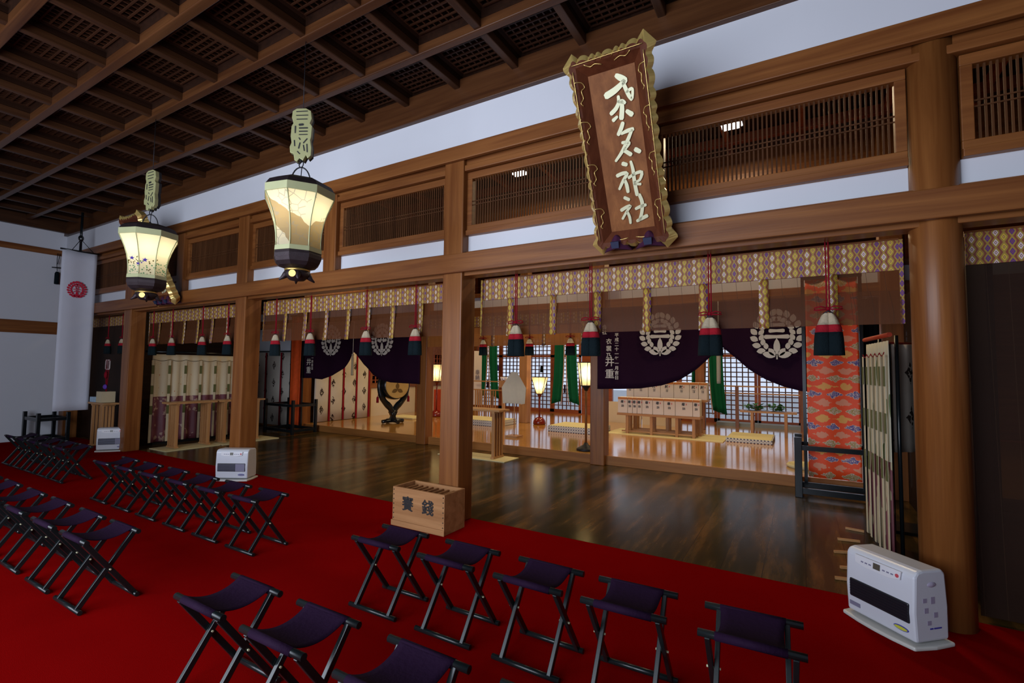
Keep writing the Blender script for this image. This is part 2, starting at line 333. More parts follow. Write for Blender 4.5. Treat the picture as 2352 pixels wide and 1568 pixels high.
# ---------------------------------------------------------------- mesh helpers
COL = bpy.context.collection
class MB:
    def __init__(s): s.v = []; s.f = []; s.sm = []
    def add(s, vs, fs, smooth=False):
        n = len(s.v); s.v += [tuple(v) for v in vs]; s.f += [tuple(i+n for i in f) for f in fs]; s.sm += [smooth]*len(fs); return s
    def box(s, x0, x1, y0, y1, z0, z1):
        v = [(x, y, z) for z in (z0, z1) for y in (y0, y1) for x in (x0, x1)]
        return s.add(v, [(0, 2, 3, 1), (4, 5, 7, 6), (0, 1, 5, 4), (2, 6, 7, 3), (0, 4, 6, 2), (1, 3, 7, 5)])
    def obox(s, c, ax, h):
        c = Vector(c); A = [Vector(a).normalized() for a in ax]
        v = [c+A[0]*h[0]*i+A[1]*h[1]*j+A[2]*h[2]*k for k in (-1, 1) for j in (-1, 1) for i in (-1, 1)]
        return s.add(v, [(0, 2, 3, 1), (4, 5, 7, 6), (0, 1, 5, 4), (2, 6, 7, 3), (0, 4, 6, 2), (1, 3, 7, 5)])
    def bar(s, a, b, w, h, up=(0, 0, 1)):
        a = Vector(a); b = Vector(b); d = (b-a); L = d.length; d.normalize(); up = Vector(up)
        if abs(d.dot(up)) > 0.98: up = Vector((0, 1, 0))
        sx = d.cross(up).normalized(); u = sx.cross(d).normalized()
        return s.obox((a+b)/2, (d, sx, u), (L/2, w/2, h/2))
    def tube(s, pts, r, seg=8, cap=True):
        pts = [Vector(p) for p in pts]; n = len(pts)
        rs = r if isinstance(r, (list, tuple)) else [r]*n
        vs = []; up = None
        for i, p in enumerate(pts):
            d = (pts[min(i+1, n-1)]-pts[max(i-1, 0)]).normalized()
            if up is None: up = Vector((0, 0, 1)) if abs(d.z) < 0.9 else Vector((1, 0, 0))
            a = d.cross(up).normalized(); up = a.cross(d).normalized()
            for k in range(seg):
                t = 2*PI*k/seg; vs.append(p+(a*math.cos(t)+up*math.sin(t))*rs[i])
        fs = [(i*seg+k, i*seg+(k+1) % seg, (i+1)*seg+(k+1) % seg, (i+1)*seg+k) for i in range(n-1) for k in range(seg)]
        s.add(vs, fs, True)
        if cap:
            b = len(s.v)-len(vs); s.f += [tuple(b+k for k in range(seg))[::-1], tuple(b+(n-1)*seg+k for k in range(seg))]; s.sm += [False, False]
        return s
    def lathe(s, prof, c=(0, 0, 0), seg=16, smooth=True, phase=0.0, cap=True):
        vs = []; n = len(prof)
        for r, z in prof:
            for k in range(seg):
                t = 2*PI*k/seg+phase; vs.append((c[0]+r*math.cos(t), c[1]+r*math.sin(t), c[2]+z))
        fs = [(i*seg+k, i*seg+(k+1) % seg, (i+1)*seg+(k+1) % seg, (i+1)*seg+k) for i in range(n-1) for k in range(seg)]
        b = len(s.v); s.add(vs, fs, smooth)
        if cap: s.f += [tuple(b+k for k in range(seg))[::-1], tuple(b+(n-1)*seg+k for k in range(seg))]; s.sm += [False, False]
        return s
    def prism(s, poly, O, U, V, th):
        """poly (2D) in the plane O,U,V extruded by +-th/2 along U x V"""
        O = Vector(O); U = Vector(U); V = Vector(V); n = U.cross(V).normalized()*th/2
        a = [O+U*p[0]+V*p[1]-n for p in poly]; b = [O+U*p[0]+V*p[1]+n for p in poly]; k = len(poly)
        return s.add(a+b, [tuple(range(k))[::-1], tuple(range(k, 2*k))]+[(i, (i+1) % k, k+(i+1) % k, k+i) for i in range(k)])
    def grid(s, fn, nu, nv, smooth=True):
        vs = [fn(i/nu, j/nv) for j in range(nv+1) for i in range(nu+1)]; w = nu+1
        return s.add(vs, [(j*w+i, j*w+i+1, (j+1)*w+i+1, (j+1)*w+i) for j in range(nv) for i in range(nu)], smooth)
    def sphere(s, c, r, seg=10, ring=6, sc=(1, 1, 1)):
        def fn(u, v):
            t = 2*PI*u; p = PI*v
            return (c[0]+r*sc[0]*math.sin(p)*math.cos(t), c[1]+r*sc[1]*math.sin(p)*math.sin(t), c[2]+r*sc[2]*math.cos(p))
        return s.grid(fn, seg, ring)
    def build(s, name, mat, parent=None, bevel=0.0, solid=0.0, world=False, subsurf=0):
        me = bpy.data.meshes.new(name)
        vs = s.v; off = Vector((0, 0, 0))
        if parent is not None and world:
            q = parent
            while q is not None: off += q.location; q = q.parent
        if parent is None:
            xs = [v[0] for v in vs]; ys = [v[1] for v in vs]; zs = [v[2] for v in vs]
            off = Vector(((min(xs)+max(xs))/2, (min(ys)+max(ys))/2, min(zs)))
        me.from_pydata([(v[0]-off.x, v[1]-off.y, v[2]-off.z) for v in vs], [], s.f); me.update()
        me.polygons.foreach_set('use_smooth', s.sm)
        me.materials.append(mat)
        o = bpy.data.objects.new(name, me); COL.objects.link(o)
        if parent is None: o.location = off
        else: o.parent = parent
        if solid: d = o.modifiers.new('solidify', 'SOLIDIFY'); d.thickness = solid; d.offset = 0
        if bevel: d = o.modifiers.new('bevel', 'BEVEL'); d.width = bevel; d.segments = 2; d.limit_method = 'ANGLE'
        if subsurf: d = o.modifiers.new('sub', 'SUBSURF'); d.levels = subsurf; d.render_levels = subsurf
        return o
def tag(o, label, cat, group=None):
    o['label'] = label; o['category'] = cat
    if group: o['group'] = group
    return o
def thing(name, label, cat, loc=(0, 0, 0), rz=0.0, group=None):
    o = bpy.data.objects.new(name, None); COL.objects.link(o); o.empty_display_size = 0.1
    o.location = loc; o.rotation_euler = (0, 0, rz); return tag(o, label, cat, group)
def struct(o):
    o['kind'] = 'structure'; return o
def sbox(name, mat, x0, x1, y0, y1, z0, z1, bevel=0.0): return struct(MB().box(x0, x1, y0, y1, z0, z1).build(name, mat, bevel=bevel))
def dup(root, loc, rz=None, label=None, group=None):
    r = root.copy(); COL.objects.link(r); r.location = loc
    if rz is not None: r.rotation_euler = (0, 0, rz)
    if label: r['label'] = label
    if group: r['group'] = group
    for ch in list(root.children):
        c = ch.copy(); COL.objects.link(c); c.parent = r
        for g in list(ch.children):
            d = g.copy(); COL.objects.link(d); d.parent = c
    return r
def text_mb(txt, size, O, U, V, th=0.004, align='CENTER', bold=0.0):
    """letters as real geometry in the plane O,U,V"""
    cu = bpy.data.curves.new('txt', 'FONT'); cu.body = txt; cu.size = size; cu.align_x = align; cu.align_y = 'CENTER'
    cu.extrude = th/2; cu.offset = bold; cu.resolution_u = 3; cu.space_line = 0.95
    o = bpy.data.objects.new('txt', cu); COL.objects.link(o)
    dg = bpy.context.evaluated_depsgraph_get(); me = bpy.data.meshes.new_from_object(o.evaluated_get(dg))
    U = Vector(U).normalized(); V = Vector(V).normalized(); n = U.cross(V); O = Vector(O)
    mb = MB(); mb.add([O+U*v.co.x+V*v.co.y+n*v.co.z for v in me.vertices], [tuple(p.vertices) for p in me.polygons])
    bpy.data.objects.remove(o); bpy.data.curves.remove(cu); bpy.data.meshes.remove(me)
    return mb
def stroke(mb, pts, O, U, V, th=0.01):
    """brush stroke: [(x, y, width)] in plane coordinates, rounded ends, one closed outline"""
    P = [Vector((p[0], p[1])) for p in pts]; w = [p[2]/2 for p in pts]; n = len(P)
    L = []; R = []
    for i in range(n):
        d = (P[min(i+1, n-1)]-P[max(i-1, 0)]); d.normalize(); q = Vector((-d.y, d.x))
        L.append(P[i]+q*w[i]); R.append(P[i]-q*w[i])
    d0 = (P[1]-P[0]).normalized(); d1 = (P[-1]-P[-2]).normalized()
    cap0 = [P[0]-d0*w[0]*0.7+Vector((-d0.y, d0.x))*(-w[0]*0.6), P[0]-d0*w[0]*0.7+Vector((-d0.y, d0.x))*(w[0]*0.6)]
    cap1 = [P[-1]+d1*w[-1]*0.7+Vector((-d1.y, d1.x))*(w[-1]*0.6), P[-1]+d1*w[-1]*0.7-Vector((-d1.y, d1.x))*(w[-1]*0.6)]
    O = Vector(O); U = Vector(U); V = Vector(V); nn = U.cross(V).normalized()*th/2
    left = [cap0[1]]+L+[cap1[0]]; right = [cap0[0]]+R+[cap1[1]]; k = len(left)
    W2 = lambda p, s: O+U*p.x+V*p.y+nn*s
    vs = [W2(p, -1) for p in left]+[W2(p, -1) for p in right]+[W2(p, 1) for p in left]+[W2(p, 1) for p in right]
    fs = []
    for i in range(k-1):
        fs += [(i, k+i, k+i+1, i+1), (2*k+i, 2*k+i+1, 3*k+i+1, 3*k+i), (i, i+1, 2*k+i+1, 2*k+i), (k+i, 3*k+i, 3*k+i+1, k+i+1)]
    fs += [(0, 2*k, 3*k, k), (k-1, 2*k-1, 4*k-1, 3*k-1)]
    mb.add(vs, fs)
    return mb
def smooth_pts(pts, m=4):
    out = []
    n = len(pts)
    for i in range(n-1):
        p0 = pts[max(i-1, 0)]; p1 = pts[i]; p2 = pts[i+1]; p3 = pts[min(i+2, n-1)]
        for k in range(m):
            t = k/m; out.append(tuple(0.5*((2*b)+(-a+c)*t+(2*a-5*b+4*c-d)*t*t+(-a+3*b-3*c+d)*t**3) for a, b, c, d in zip(p0, p1, p2, p3)))
    out.append(tuple(pts[-1])); return out
X3 = Vector((1, 0, 0)); Y3 = Vector((0, 1, 0)); Z3 = Vector((0, 0, 1))

# ================================================================ ROOM SHELL
stepm = wood('step_wood', (0.26, 0.095, 0.022), (0.40, 0.165, 0.042), 'X')
XL = -13.78; XR = 5.2; YB = -2.6; YM = 4.345; YS = 8.0; YE = 15.0; ZC = 4.55; PZ = 0.15
sbox('floor', floorm, XL, XR, YM, YS, -0.12, 0.0)
sbox('floor', plain('subfloor', (0.12, 0.05, 0.02), 0.6), XL, XR, YB, YM, -0.12, -0.012)
sbox('floor', platX, XL, XR, YS+0.005, YE, -0.12, PZ)
sbox('trim_1', stepm, XL, XR, YS-0.03, YS+0.004, 0.0, PZ+0.004, 0.004)
# front room walls
sbox('wall_left', white, XL-0.15, XL, YB, YE+0.15, -0.12, 5.6)
sbox('wall_right', white, XR, XR+0.15, YB, YE+0.15, -0.12, 5.6)
# front side is open to the forecourt: short wall pieces and a lintel
sbox('wall_front', white, XL, -7.4, YB-0.15, YB, -0.12, 5.6)
sbox('wall_front', white, 0.6, XR, YB-0.15, YB, -0.12, 5.6)
sbox('wall_front', white, -7.4, 0.6, YB-0.15, YB, 3.95, 5.6)
tag(MB().box(XL+0.01, 4.9, YB+0.1, YM-0.002, -0.012, 0.0).build('red_carpet', carpetm), 'bright red carpet covering the whole front seating area', 'carpet')

# coffered ceiling of the front room: beams, coved frames and lattice
GX = [-0.955-0.7135*i for i in range(18)]+[-0.955+0.7135*i for i in range(1, 9)]
GX = sorted([g for g in GX if XL+0.1 < g < XR-0.1]); GY = [4.09-0.70*i for i in range(10)]
GY = sorted([g for g in GY if g > YB+0.1])
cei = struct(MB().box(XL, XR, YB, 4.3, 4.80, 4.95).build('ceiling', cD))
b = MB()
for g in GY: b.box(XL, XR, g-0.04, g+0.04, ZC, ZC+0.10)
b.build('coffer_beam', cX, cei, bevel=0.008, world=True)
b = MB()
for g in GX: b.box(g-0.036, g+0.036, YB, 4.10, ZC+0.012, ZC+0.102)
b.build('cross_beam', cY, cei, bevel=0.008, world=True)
cove = MB(); lat = MB()
xs = [XL]+GX+[XR]; ys = [YB]+GY
for i in range(len(xs)-1):
    for j in range(len(ys)-1):
        x0, x1, y0, y1 = xs[i]+0.036, xs[i+1]-0.036, ys[j]+0.04, ys[j+1]-0.04
        if x1-x0 < 0.3 or y1-y0 < 0.3 or xs[i] > 3.0: continue
        prev = None
        for t, (ins, zz) in enumerate(((0, 4.64), (0.0, 4.70), (0.03, 4.715), (0.045, 4.725))):
            ring = [(x0+ins, y0+ins, zz), (x1-ins, y0+ins, zz), (x1-ins, y1-ins, zz), (x0+ins, y1-ins, zz)]
            if prev: cove.add(prev+ring, [(k, 4+k, 4+(k+1) % 4, (k+1) % 4) for k in range(4)])
            prev = ring
        a0, a1, b0, b1 = x0+0.045, x1-0.045, y0+0.045, y1-0.045
        for k in range(9):
            xx = a0+(a1-a0)*k/8; lat.box(xx-0.007, xx+0.007, b0, b1, 4.705, 4.725)
            yy = b0+(b1-b0)*k/8; lat.box(a0, a1, yy-0.007, yy+0.007, 4.698, 4.712)
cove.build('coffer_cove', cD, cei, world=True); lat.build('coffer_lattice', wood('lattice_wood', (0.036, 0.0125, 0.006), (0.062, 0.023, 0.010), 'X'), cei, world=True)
# cornice under the ceiling on both walls
sbox('trim_2', cX, XL, XR, 4.00, 4.088, 4.36, ZC+0.11, 0.006)
sbox('trim_3', cY, XL, XL+0.10, YB, 4.09, 4.42, ZC+0.11, 0.006)
sbox('trim_4', wY, XL, XL+0.045, YB, 4.07, 3.91, 4.03, 0.004)
sbox('trim_5', wY, XL, XL+0.045, YB, 4.07, 2.21, 2.47, 0.004)
# dividing wall of the front room: white band above, beams, columns
sbox('wall_back', white, XL, XR, 4.055, 4.0885, 3.94, 4.40)
sbox('trim_6', wX, XL, XR, 4.04, 4.089, 3.81, 3.965, 0.006)
sbox('trim_7', wX, XL, XR, 4.14, 4.30, 3.77, 3.88, 0.006)
sbox('trim_8', wX, XL, XR, 4.11, 4.30, 3.705, 3.765, 0.006)
sbox('trim_9', wX, XL, XR, 4.04, 4.089, 2.603, 2.80, 0.006)
sbox('trim_10', wX, XL, XR, 4.13, 4.30, 2.575, 2.655, 0.006)
sbox('trim_11', wX, XL, XR, 4.16, 4.30, 2.655, 2.84, 0.0)
sbox('wall_back', white, XL, XR, 4.20, 4.27, 2.84, 3.012)
colX = [(-10.90, -10.62, 'A'), (-7.24, -6.98, 'B'), (-3.312, -3.057, 'C')]
desc = {'A': 'square reddish wooden column behind the white heater nearest the banner',
        'B': 'square wooden column with the white heater standing before it',
        'C': 'square wooden column standing behind the wooden offering box'}
for x0, x1, k in colX:
    tag(MB().box(x0, x1, 4.09, 4.343, 0, 4.36).build('wooden_column', wZ, bevel=0.012), desc[k], 'column')
tag(MB().lathe([(0.140, 0), (0.140, 4.36)], (0.79, 4.231, 0), 40).build('round_column', wZ), 'thick round polished wooden column beside the nearest heater', 'column')
tag(MB().box(XL+0.02, XL+0.25, 4.09, 4.343, 0, 4.36).build('corner_post', wZ, bevel=0.01), 'dark square corner post just right of the white banner', 'column')
# intermediate struts in the transom zone
for x0, x1, t in ((-5.30, -5.07, 'short wooden strut above the beam behind the larger hanging lantern'), (-9.05, -8.84, 'short wooden strut above the beam beside the second name plaque'),
                  (-1.27, -1.05, 'short wooden strut hidden mostly behind the big name plaque'), (2.9, 3.15, 'short strut right of the round column')):
    if x0 > 2: continue
    tag(MB().box(x0, x1, 4.10, 4.33, 2.805, 3.80).build('short_strut', wZ, bevel=0.008), t, 'strut')
# transom windows with fine bamboo-like bars
wn = [0]; barm = wood('dark_bars', (0.060, 0.022, 0.008), (0.12, 0.048, 0.018), 'Z', rough=0.6)
def transom(x0, x1, Y=4.19, z0=3.012, z1=3.70, step=0.031, par=None):
    wn[0] += 1
    r = struct(bpy.data.objects.new('window_%d' % wn[0], None)); COL.objects.link(r); r.location = ((x0+x1)/2, Y, z0)
    f = MB(); fw = 0.065
    f.box(x0, x1, Y-0.05, Y+0.05, z0, z0+0.055); f.box(x0, x1, Y-0.03, Y+0.05, z0+0.055, z0+0.11); f.box(x0, x1, Y-0.03, Y+0.05, z1-0.075, z1)
    f.box(x0, x0+fw, Y-0.03, Y+0.05, z0+0.11, z1-0.075); f.box(x1-fw, x1, Y-0.03, Y+0.05, z0+0.11, z1-0.075)
    f.build('window_frame', wX, r, bevel=0.005, world=True)
    g = MB(); n = int((x1-x0-2*fw)/step)
    for i in range(1, n):
        xx = x0+fw+(x1-x0-2*fw)*i/n; g.box(xx-0.006, xx+0.006, Y-0.006, Y+0.006, z0+0.11, z1-0.075)
    zm = (z0+z1)/2
    for dz in (-0.012, 0.028): g.box(x0+fw, x1-fw, Y-0.012, Y-0.006, zm+dz-0.005, zm+dz+0.005)
    g.build('window_bars', barm, r, world=True)
for a, b_ in ((XL+0.26, -10.90), (-10.62, -9.05), (-8.84, -7.24), (-6.98, -5.30), (-5.07, -3.312), (-3.057, -1.27), (-1.05, 0.652), (0.93, 3.2)): transom(a, b_)

# ---- inner facade between middle hall and inner hall (y = 8)
sbox('trim_12', wX, XL, XR, 7.93, 8.02, 2.62, 2.80, 0.006)
sbox('wall_middle', white, XL, XR, 8.06, 8.10, 2.80, 3.02)
sbox('trim_13', wX, XL, XR, 8.02, 8.16, 3.02, 3.10, 0.004)
sbox('trim_14', wX, XL, XR, 8.0, 8.16, 3.75, 3.95, 0.004)
sbox('trim_15', wX, XL, XR, 7.98, 8.2, 4.45, 4.6, 0.004)
sbox('wall_middle', wX, XL, XR, 8.06, 8.10, 4.6, 4.97)
innercol = ((-11.07, 'inner wooden pillar at the far end of the sprigged hanging curtain'), (-7.00, 'inner wooden pillar at the right edge of the left purple curtain'), (-3.11, 'inner wooden pillar behind the tall square paper lamp'), (0.90, 'inner wooden pillar behind the orange brocade hanging'))
for x0, t in innercol:
    tag(MB().box(x0, x0+0.25, 7.86, 8.10, 0, 4.98).build('inner_pillar', wZ, bevel=0.01), t, 'column')
# ceilings of the middle and inner hall
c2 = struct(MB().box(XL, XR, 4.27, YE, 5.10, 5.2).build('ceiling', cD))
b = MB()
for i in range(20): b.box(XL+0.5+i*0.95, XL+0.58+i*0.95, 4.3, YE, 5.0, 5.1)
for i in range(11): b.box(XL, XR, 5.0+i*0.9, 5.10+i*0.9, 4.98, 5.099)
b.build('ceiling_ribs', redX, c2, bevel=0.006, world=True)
sbox('wall_back', cX, XL, XR, 4.20, 4.27, 4.38, 5.2); sbox('wall_back', cX, XL, XR, 4.275, 4.29, 2.84, 3.012)
for k, (x, y) in enumerate(((-4.0, 6.9), (-0.74, 6.9))):
    r = thing('ceiling_lamp', ('white ceiling lamp glowing through the transom bars left of the name plaque', 'white ceiling lamp glowing through the transom bars right of the name plaque')[k], 'lamp', (x, y, 4.84))
    MB().box(-0.10, 0.10, -0.06, 0.06, 0.0, 0.03).build('diffuser', lampw, r); MB().box(-0.13, 0.13, -0.09, 0.09, 0.03, 0.14).build('housing', white, r)

# ---- back wall of the inner hall: lattice doors to daylight
YL = 14.85
def lattice_door(n, x0, x1, z0=PZ+0.03, z1=2.85, mat=redX, par=None):
    r = struct(bpy.data.objects.new('door_%d' % n, None)); COL.objects.link(r); r.location = ((x0+x1)/2, YL, z0)
    f = MB(); f.box(x0, x0+0.07, YL-0.03, YL+0.03, z0, z1); f.box(x1-0.07, x1, YL-0.03, YL+0.03, z0, z1)
    f.box(x0, x1, YL-0.03, YL+0.03, z0, z0+0.10); f.box(x0, x1, YL-0.03, YL+0.03, z1-0.1, z1); f.box(x0, x1, YL-0.03, YL+0.03, 2.0, 2.08)
    f.build('door_frame', mat, r, world=True)
    g = MB(); nx = max(3, round((x1-x0-0.14)/0.15))
    for i in range(1, nx): xx = x0+0.07+(x1-x0-0.14)*i/nx; g.box(xx-0.014, xx+0.014, YL-0.015, YL+0.015, z0+0.1, z1-0.1)
    nz = round((z1-z0)/0.14)
    for i in range(1, nz): zz = z0+0.1+(z1-z0-0.2)*i/nz; g.box(x0+0.07, x1-0.07, YL-0.02, YL+0.01, zz-0.014, zz+0.014)
    g.build('door_lattice', plain('lattice_bar_%d' % n, (0.10, 0.035, 0.03), 0.5), r, world=True)
n = 0; x = -10.3
for k in range(14):
    n += 1
    if x > 2.2: break
    if not (-6.3 < x < -5.0): lattice_door(n, x, x+1.02)
    x += 1.03
sbox('wall_back', redX, -6.14, -5.12, YL-0.06, YL+0.06, PZ, 2.85)
sbox('wall_back', wX, XL, -10.32, YL-0.06, YL+0.06, PZ, 5.2); sbox('wall_back', wX, 2.2, XR, YL-0.06, YL+0.06, PZ, 5.2)
sbox('wall_back', cX, -10.32, 2.2, YL-0.04, YL+0.06, 3.05, 5.2)
sbox('wall_left', cY, XL+0.002, XL+0.04, 4.36, YE, 0.0, 5.1); sbox('wall_right', cY, XR-0.04, XR-0.002, 4.36, YE, 0.0, 5.1)
sbox('trim_16', wX, XL, XR, YL-0.10, YL+0.10, 2.85, 3.05, 0.004); sbox('trim_17', redX, XL, XR, YL-0.10, YL+0.08, PZ, PZ+0.03)
# forecourt behind the lattice: paving, hedge and a low outbuilding
tag(MB().box(-30, 25, 15.3, 45, -0.5, -0.3).build('courtyard_ground', plain('pale_gravel', (0.42, 0.42, 0.42), 0.9)), 'pale gravel courtyard outside the lattice doors', 'ground')['kind'] = 'structure'
# left side of the inner hall: plain wall with cream lower panels (x = -10.9)
sbox('wall_inner_left', wX, -11.05, -10.92, 8.12, YE, 2.05, 5.1)
for k, (y0, y1) in enumerate(((8.12, 8.2), (10.12, 10.24), (12.2, 12.3), (14.75, 14.85))): sbox('trim_%d' % (18+k), wZ, -11.02, -10.88, y0, y1, PZ, 2.05)
sbox('wall_inner_left', fus, -10.99, -10.93, 10.24, 12.2, PZ, 0.98); sbox('wall_inner_left', fus, -10.99, -10.93, 12.3, 14.75, PZ, 0.98)
sbox('trim_22', wY, -11.02, -10.90, 10.24, 14.75, 0.98, 1.12)
r = struct(bpy.data.objects.new('window_20', None)); COL.objects.link(r); r.location = (-10.96, 12.5, 1.12)
g = MB()
for i in range(30): g.box(-10.97, -10.94, 10.3+i*0.15, 10.33+i*0.15, 1.12, 2.05)
for i in range(6): g.box(-10.97, -10.95, 10.24, 14.75, 1.2+i*0.14, 1.22+i*0.14)
g.build('window_bars', redX, r, world=True)
sbox('wall_inner_left', white, XL, -10.99, 8.12, 8.2, PZ, 2.6)

# ================================================================ CREST (wreath of leaves)
def leaf_poly(L, w, n=5):
    up = [(L*t, w*math.sin(PI*t**0.95)**0.75*0.5) for t in [i/n for i in range(n+1)]]
    return up+[(p[0], -p[1]) for p in up[1:-1][::-1]]
def wreath(mb, O, U, V, R, centre='three', th=0.004):
    U = Vector(U); V = Vector(V); O = Vector(O)
    def leaf(cx, cy, ang, L, w):
        c, s = math.cos(ang), math.sin(ang)
        mb.prism([((cx+p[0]*c-p[1]*s)*R, (cy+p[0]*s+p[1]*c)*R) for p in leaf_poly(L, w)], O, U, V, th)
    for sgn in (1, -1):
        for k in range(9):
            a = math.radians(-74+k*18.5) if sgn == 1 else math.radians(180+74-k*18.5)
            rx, ry = 0.82*math.cos(a), 0.90*math.sin(a)
            if k == 0:
                leaf(0.06*sgn, -0.97, math.radians(18) if sgn == 1 else math.radians(162), 0.55, 0.27); leaf(0.06*sgn, -0.93, math.radians(52) if sgn == 1 else math.radians(128), 0.42, 0.24); continue
            td = a+sgn*PI/2
            leaf(rx*0.93, ry*0.93, td-sgn*0.75, 0.36, 0.25); leaf(rx*0.86, ry*0.88, td+sgn*0.85, 0.30, 0.20)
    leaf(0, -0.90, PI/2, 0.74, 0.26)
    mb.prism([(-0.03*R, -1.08*R), (0.03*R, -1.08*R), (0.02*R, -0.86*R), (-0.02*R, -0.86*R)], O, U, V, th)
    def bar(y, w, h):
        P = [(-w, y, h*1.1), (-w*0.7, y, h), (0, y, h*0.8), (w*0.7, y, h), (w, y, h*1.1)]
        stroke(mb, [(a*R, b*R, c*R) for a, b, c in P], O, U, V, th)
    if centre == 'three': bar(0.42, 0.28, 0.16); bar(0.16, 0.25, 0.15); bar(-0.10, 0.42, 0.17)
    elif centre == 'big':
        bar(0.26, 0.40, 0.22); stroke(mb, [(0, 0.55*R, 0.2*R), (0, 0.1*R, 0.2*R), (-0.18*R, -0.1*R, 0.22*R), (-0.36*R, -0.02*R, 0.2*R)], O, U, V, th)
        stroke(mb, [(0.02*R, 0.2*R, 0.2*R), (0.16*R, -0.08*R, 0.22*R), (0.36*R, -0.02*R, 0.2*R)], O, U, V, th)
    elif centre == 'stand':
        for y, w in ((0.42, 0.2), (0.02, 0.34)): bar(y, w, 0.09)
        for a in ((0, 0.6, 0, 0.45), (-0.14, 0.36, -0.08, 0.08), (0.14, 0.36, 0.08, 0.08), (0, -0.1, -0.3, -0.3), (0, -0.1, 0.3, -0.3)):
            stroke(mb, [(a[0]*R, a[1]*R, 0.09*R), (a[2]*R, a[3]*R, 0.09*R)], O, U, V, th)
    return mb

# ================================================================ FOLDING STOOLS
def make_stool():
    t = thing('folding_stool', '', 'stool')
    W_, sp, H = 0.42, 0.142, 0.445; f = 0.155
    for s in (-1, 1): MB().tube([(-W_/2, s*sp, H), (W_/2, s*sp, H)], 0.0165, 10).build('seat_rail', lacqs, t)
    for s in (-1, 1): MB().tube([(-W_/2+0.005, s*f, 0.016), (W_/2-0.005, s*f, 0.016)], 0.0150, 8).build('foot_rail', lacqs, t)
    for xo, s in ((-0.145, 1), (0.145, 1), (-0.170, -1), (0.170, -1)):
        MB().bar((xo, s*sp, H-0.008), (xo, -s*f, 0.018), 0.023, 0.031, (0, s, 1)).build('leg', lacqs, t, bevel=0.003)
    for s in (-1, 1): MB().tube([(s*0.128, 0, 0.232), (s*0.190, 0, 0.232)], 0.0055, 8).build('pivot_bolt', goldl, t)
    def fn(u, v):
        y = -sp-0.016+(2*sp+0.032)*v; x = (u-0.5)*0.262*(1+0.10*abs(2*v-1)**3)
        k = min(1, abs(y)/sp); z = H+0.0175-0.042*(1-k**2)
        if abs(y) > sp: z = H+0.0175-(abs(y)-sp)*1.0
        return (x, y, z)
    b = MB().grid(fn, 8, 18)
    o = b.build('seat', seatm, t, solid=0.003)
    for s in (-1, 1): MB().tube([(-0.14, s*sp, H-0.001), (0.14, s*sp, H-0.001)], 0.0188, 12).build('seat_hem', seatm, t)
    return t
stool0 = make_stool(); used = [False]
def put_stool(x, y, lab, grp, rz=0.0):
    if not used[0]:
        used[0] = True; stool0.location = (x, y, 0); stool0.rotation_euler = (0, 0, rz); stool0['label'] = lab; stool0['group'] = grp
    else: dup(stool0, (x, y, 0), rz, lab, grp)
ORD = ['leftmost', 'second from the left', 'third from the left', 'fourth from the left', 'fifth from the left', 'rightmost']
A = [-2.43, -1.85, -1.29, -0.77, -0.215]; nm = ORD[:4]+['rightmost']
for i, x in enumerate(A): put_stool(x, 2.50, 'purple folding stool, %s in the row just before the offering box' % nm[i], 'stools in the right front row', (0.01, 0.0, -0.01, 0.03, 0.05)[i])
T = [-2.50, -1.93, -1.325, -0.76]; nm = ['leftmost whole', 'second from the left', 'third from the left', 'rightmost, barely showing,']
for i, x in enumerate(T): put_stool(x, 1.445, 'purple stool, %s in the row cut by the bottom edge' % nm[i], 'stools in the right second row', (0.0, 0.01, 0.0, 0)[i])
G2 = [-7.02, -6.45, -5.88, -5.30, -4.74, -4.18]
for i, x in enumerate(G2): put_stool(x, 2.645, 'purple stool, %s in the row right before the middle heater' % ORD[i], 'stools in the left front row', (0, .01, 0, -.01, 0, 0)[i])
G3 = [-7.10, -6.52, -5.90, -5.32, -4.72, -4.17]
for i, x in enumerate(G3): put_stool(x, 1.50, 'purple stool, %s in the row nearest the left picture edge' % ORD[i], 'stools in the left second row')
G4 = [-10.67, -10.17, -9.67, -9.16, -8.66]; nm = ORD[:4]+['rightmost']
for i, x in enumerate(G4): put_stool(x, 2.75, 'purple stool, %s in the distant row by the white banner' % nm[i], 'stools in the far left row')

